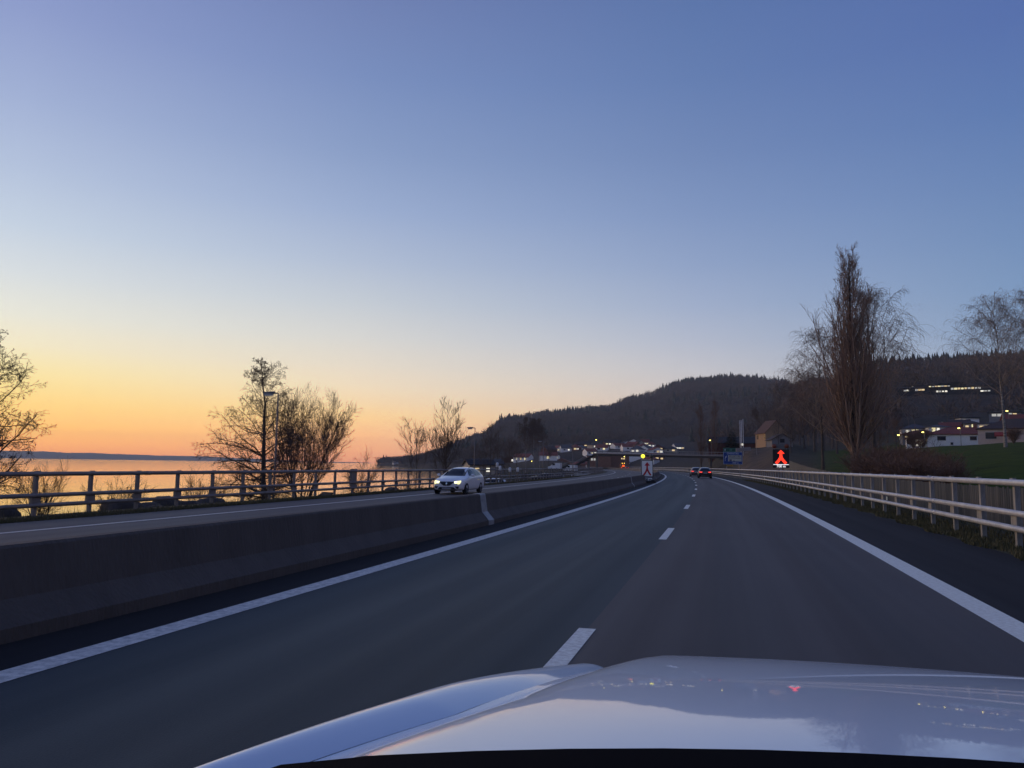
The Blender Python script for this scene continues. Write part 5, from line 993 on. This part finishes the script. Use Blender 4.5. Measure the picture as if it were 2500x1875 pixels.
# ------------------------------------------------------------------ the car the picture is taken from: its bonnet
bon_m = mat('bonnet_paint', (.82, .87, .90), .55, coat=.9, metal=.55)
me_t = thing('car', 'pale glossy bonnet of the car the picture is taken from', 'car', (0.35, 0, 0))
def bonnet_mesh(x0, x1, y0, y1, nx, ny, zf):
    xs = np.linspace(0, 1, nx); ys = np.linspace(0, 1, ny); V = []; F = []
    for j in range(ny):
        y = y0+(y1-y0)*ys[j]; a, b_ = x0(y), x1(y)
        for i in range(nx): x = a+(b_-a)*xs[i]; V.append((x-.35, y, zf(x, y)))
    for j in range(ny-1):
        for i in range(nx-1): q_ = j*nx+i; F.append((q_, q_+1, q_+nx+1, q_+nx))
    return np_mesh('bonnet', V, F)
edge = lambda y: np.interp(y, [.6, .85, 1.3, 1.7, 1.95, 2.1, 2.25], [-.66, -.62, -.555, -.49, -.43, -.36, -.25])
crs = lambda y: np.interp(y, [.6, .85, 1.15, 1.5, 1.9, 2.25], [-.58, -.50, -.40, -.345, -.30, -.27])
def zb(x, y):
    u = y-.85; z = 1.108-.060*u-.067*u*u-(.9*max(0, y-1.95)**2)
    z -= .028*((x-.42)/.8)**2
    return z
def z_hood(x, y):
    z = zb(x, y); c = crs(y); d = x-c
    z += .034*float(sm(.0, .15, d))-.016
    cr = 1.20-c; d2 = cr-x
    z += .0
    return z
def z_fend(x, y):
    e, c = edge(y), crs(y); t_ = min(1, max(0, (x-e)/(c-e)))
    return zb(c, y)-.018-.012*float(sm(1.2, 1.8, y))+.030*math.sin(math.pi*min(1, t_*.95+.05))**1.0*(.6+.4*t_)-(.20*(1-t_)**5.0)
hb = link('bonnet', bonnet_mesh(lambda y: crs(y)+.002, lambda y: 1.32, .80, 2.2, 70, 90, z_hood), bon_m, me_t, smooth=True)
fbm = link('left_wing', bonnet_mesh(edge, lambda y: crs(y)-.002, .62, 2.2, 26, 90, z_fend), bon_m, me_t, smooth=True)
cv = []; cxs = np.linspace(-.60, 1.45, 24)
for x in cxs:
    ye = .868-.22*(x-.42)**2; ye = max(ye, .55)
    cv += [(x-.35, ye, z_hood(x, ye)+.012), (x-.35, ye-.012, z_hood(x, ye)+.022), (x-.35, ye-.30, z_hood(x, ye)+.03), (x-.35, ye-.30, .80)]
cwl = MB(); cwl.add(cv, [(4*i+k, 4*i+k+1, 4*i+k+5, 4*i+k+4) for i in range(len(cxs)-1) for k in range(3)]); cwl.build('cowl', mat('cowl_plastic', (.004, .004, .006), .95, spec=.05), me_t)

# ------------------------------------------------------------------ thin evening haze over lake and hills
hz = MB(); hz.tube([(0, 0, -8), (0, 0, HAZE_TOP)], HAZE_R, 72); hm = bpy.data.materials.new('haze'); hm.use_nodes = True; t = hm.node_tree
for n in list(t.nodes):
    if n.type == 'BSDF_PRINCIPLED': t.nodes.remove(n)
pv = t.nodes.new('ShaderNodeVolumePrincipled'); pv.inputs['Density'].default_value = HAZE; pv.inputs['Color'].default_value = (.80, .88, .90, 1); pv.inputs['Anisotropy'].default_value = 0.0
t.links.new(pv.outputs[0], [n for n in t.nodes if n.type == 'OUTPUT_MATERIAL'][0].inputs['Volume'])
stuff(hz.build('haze', hm))
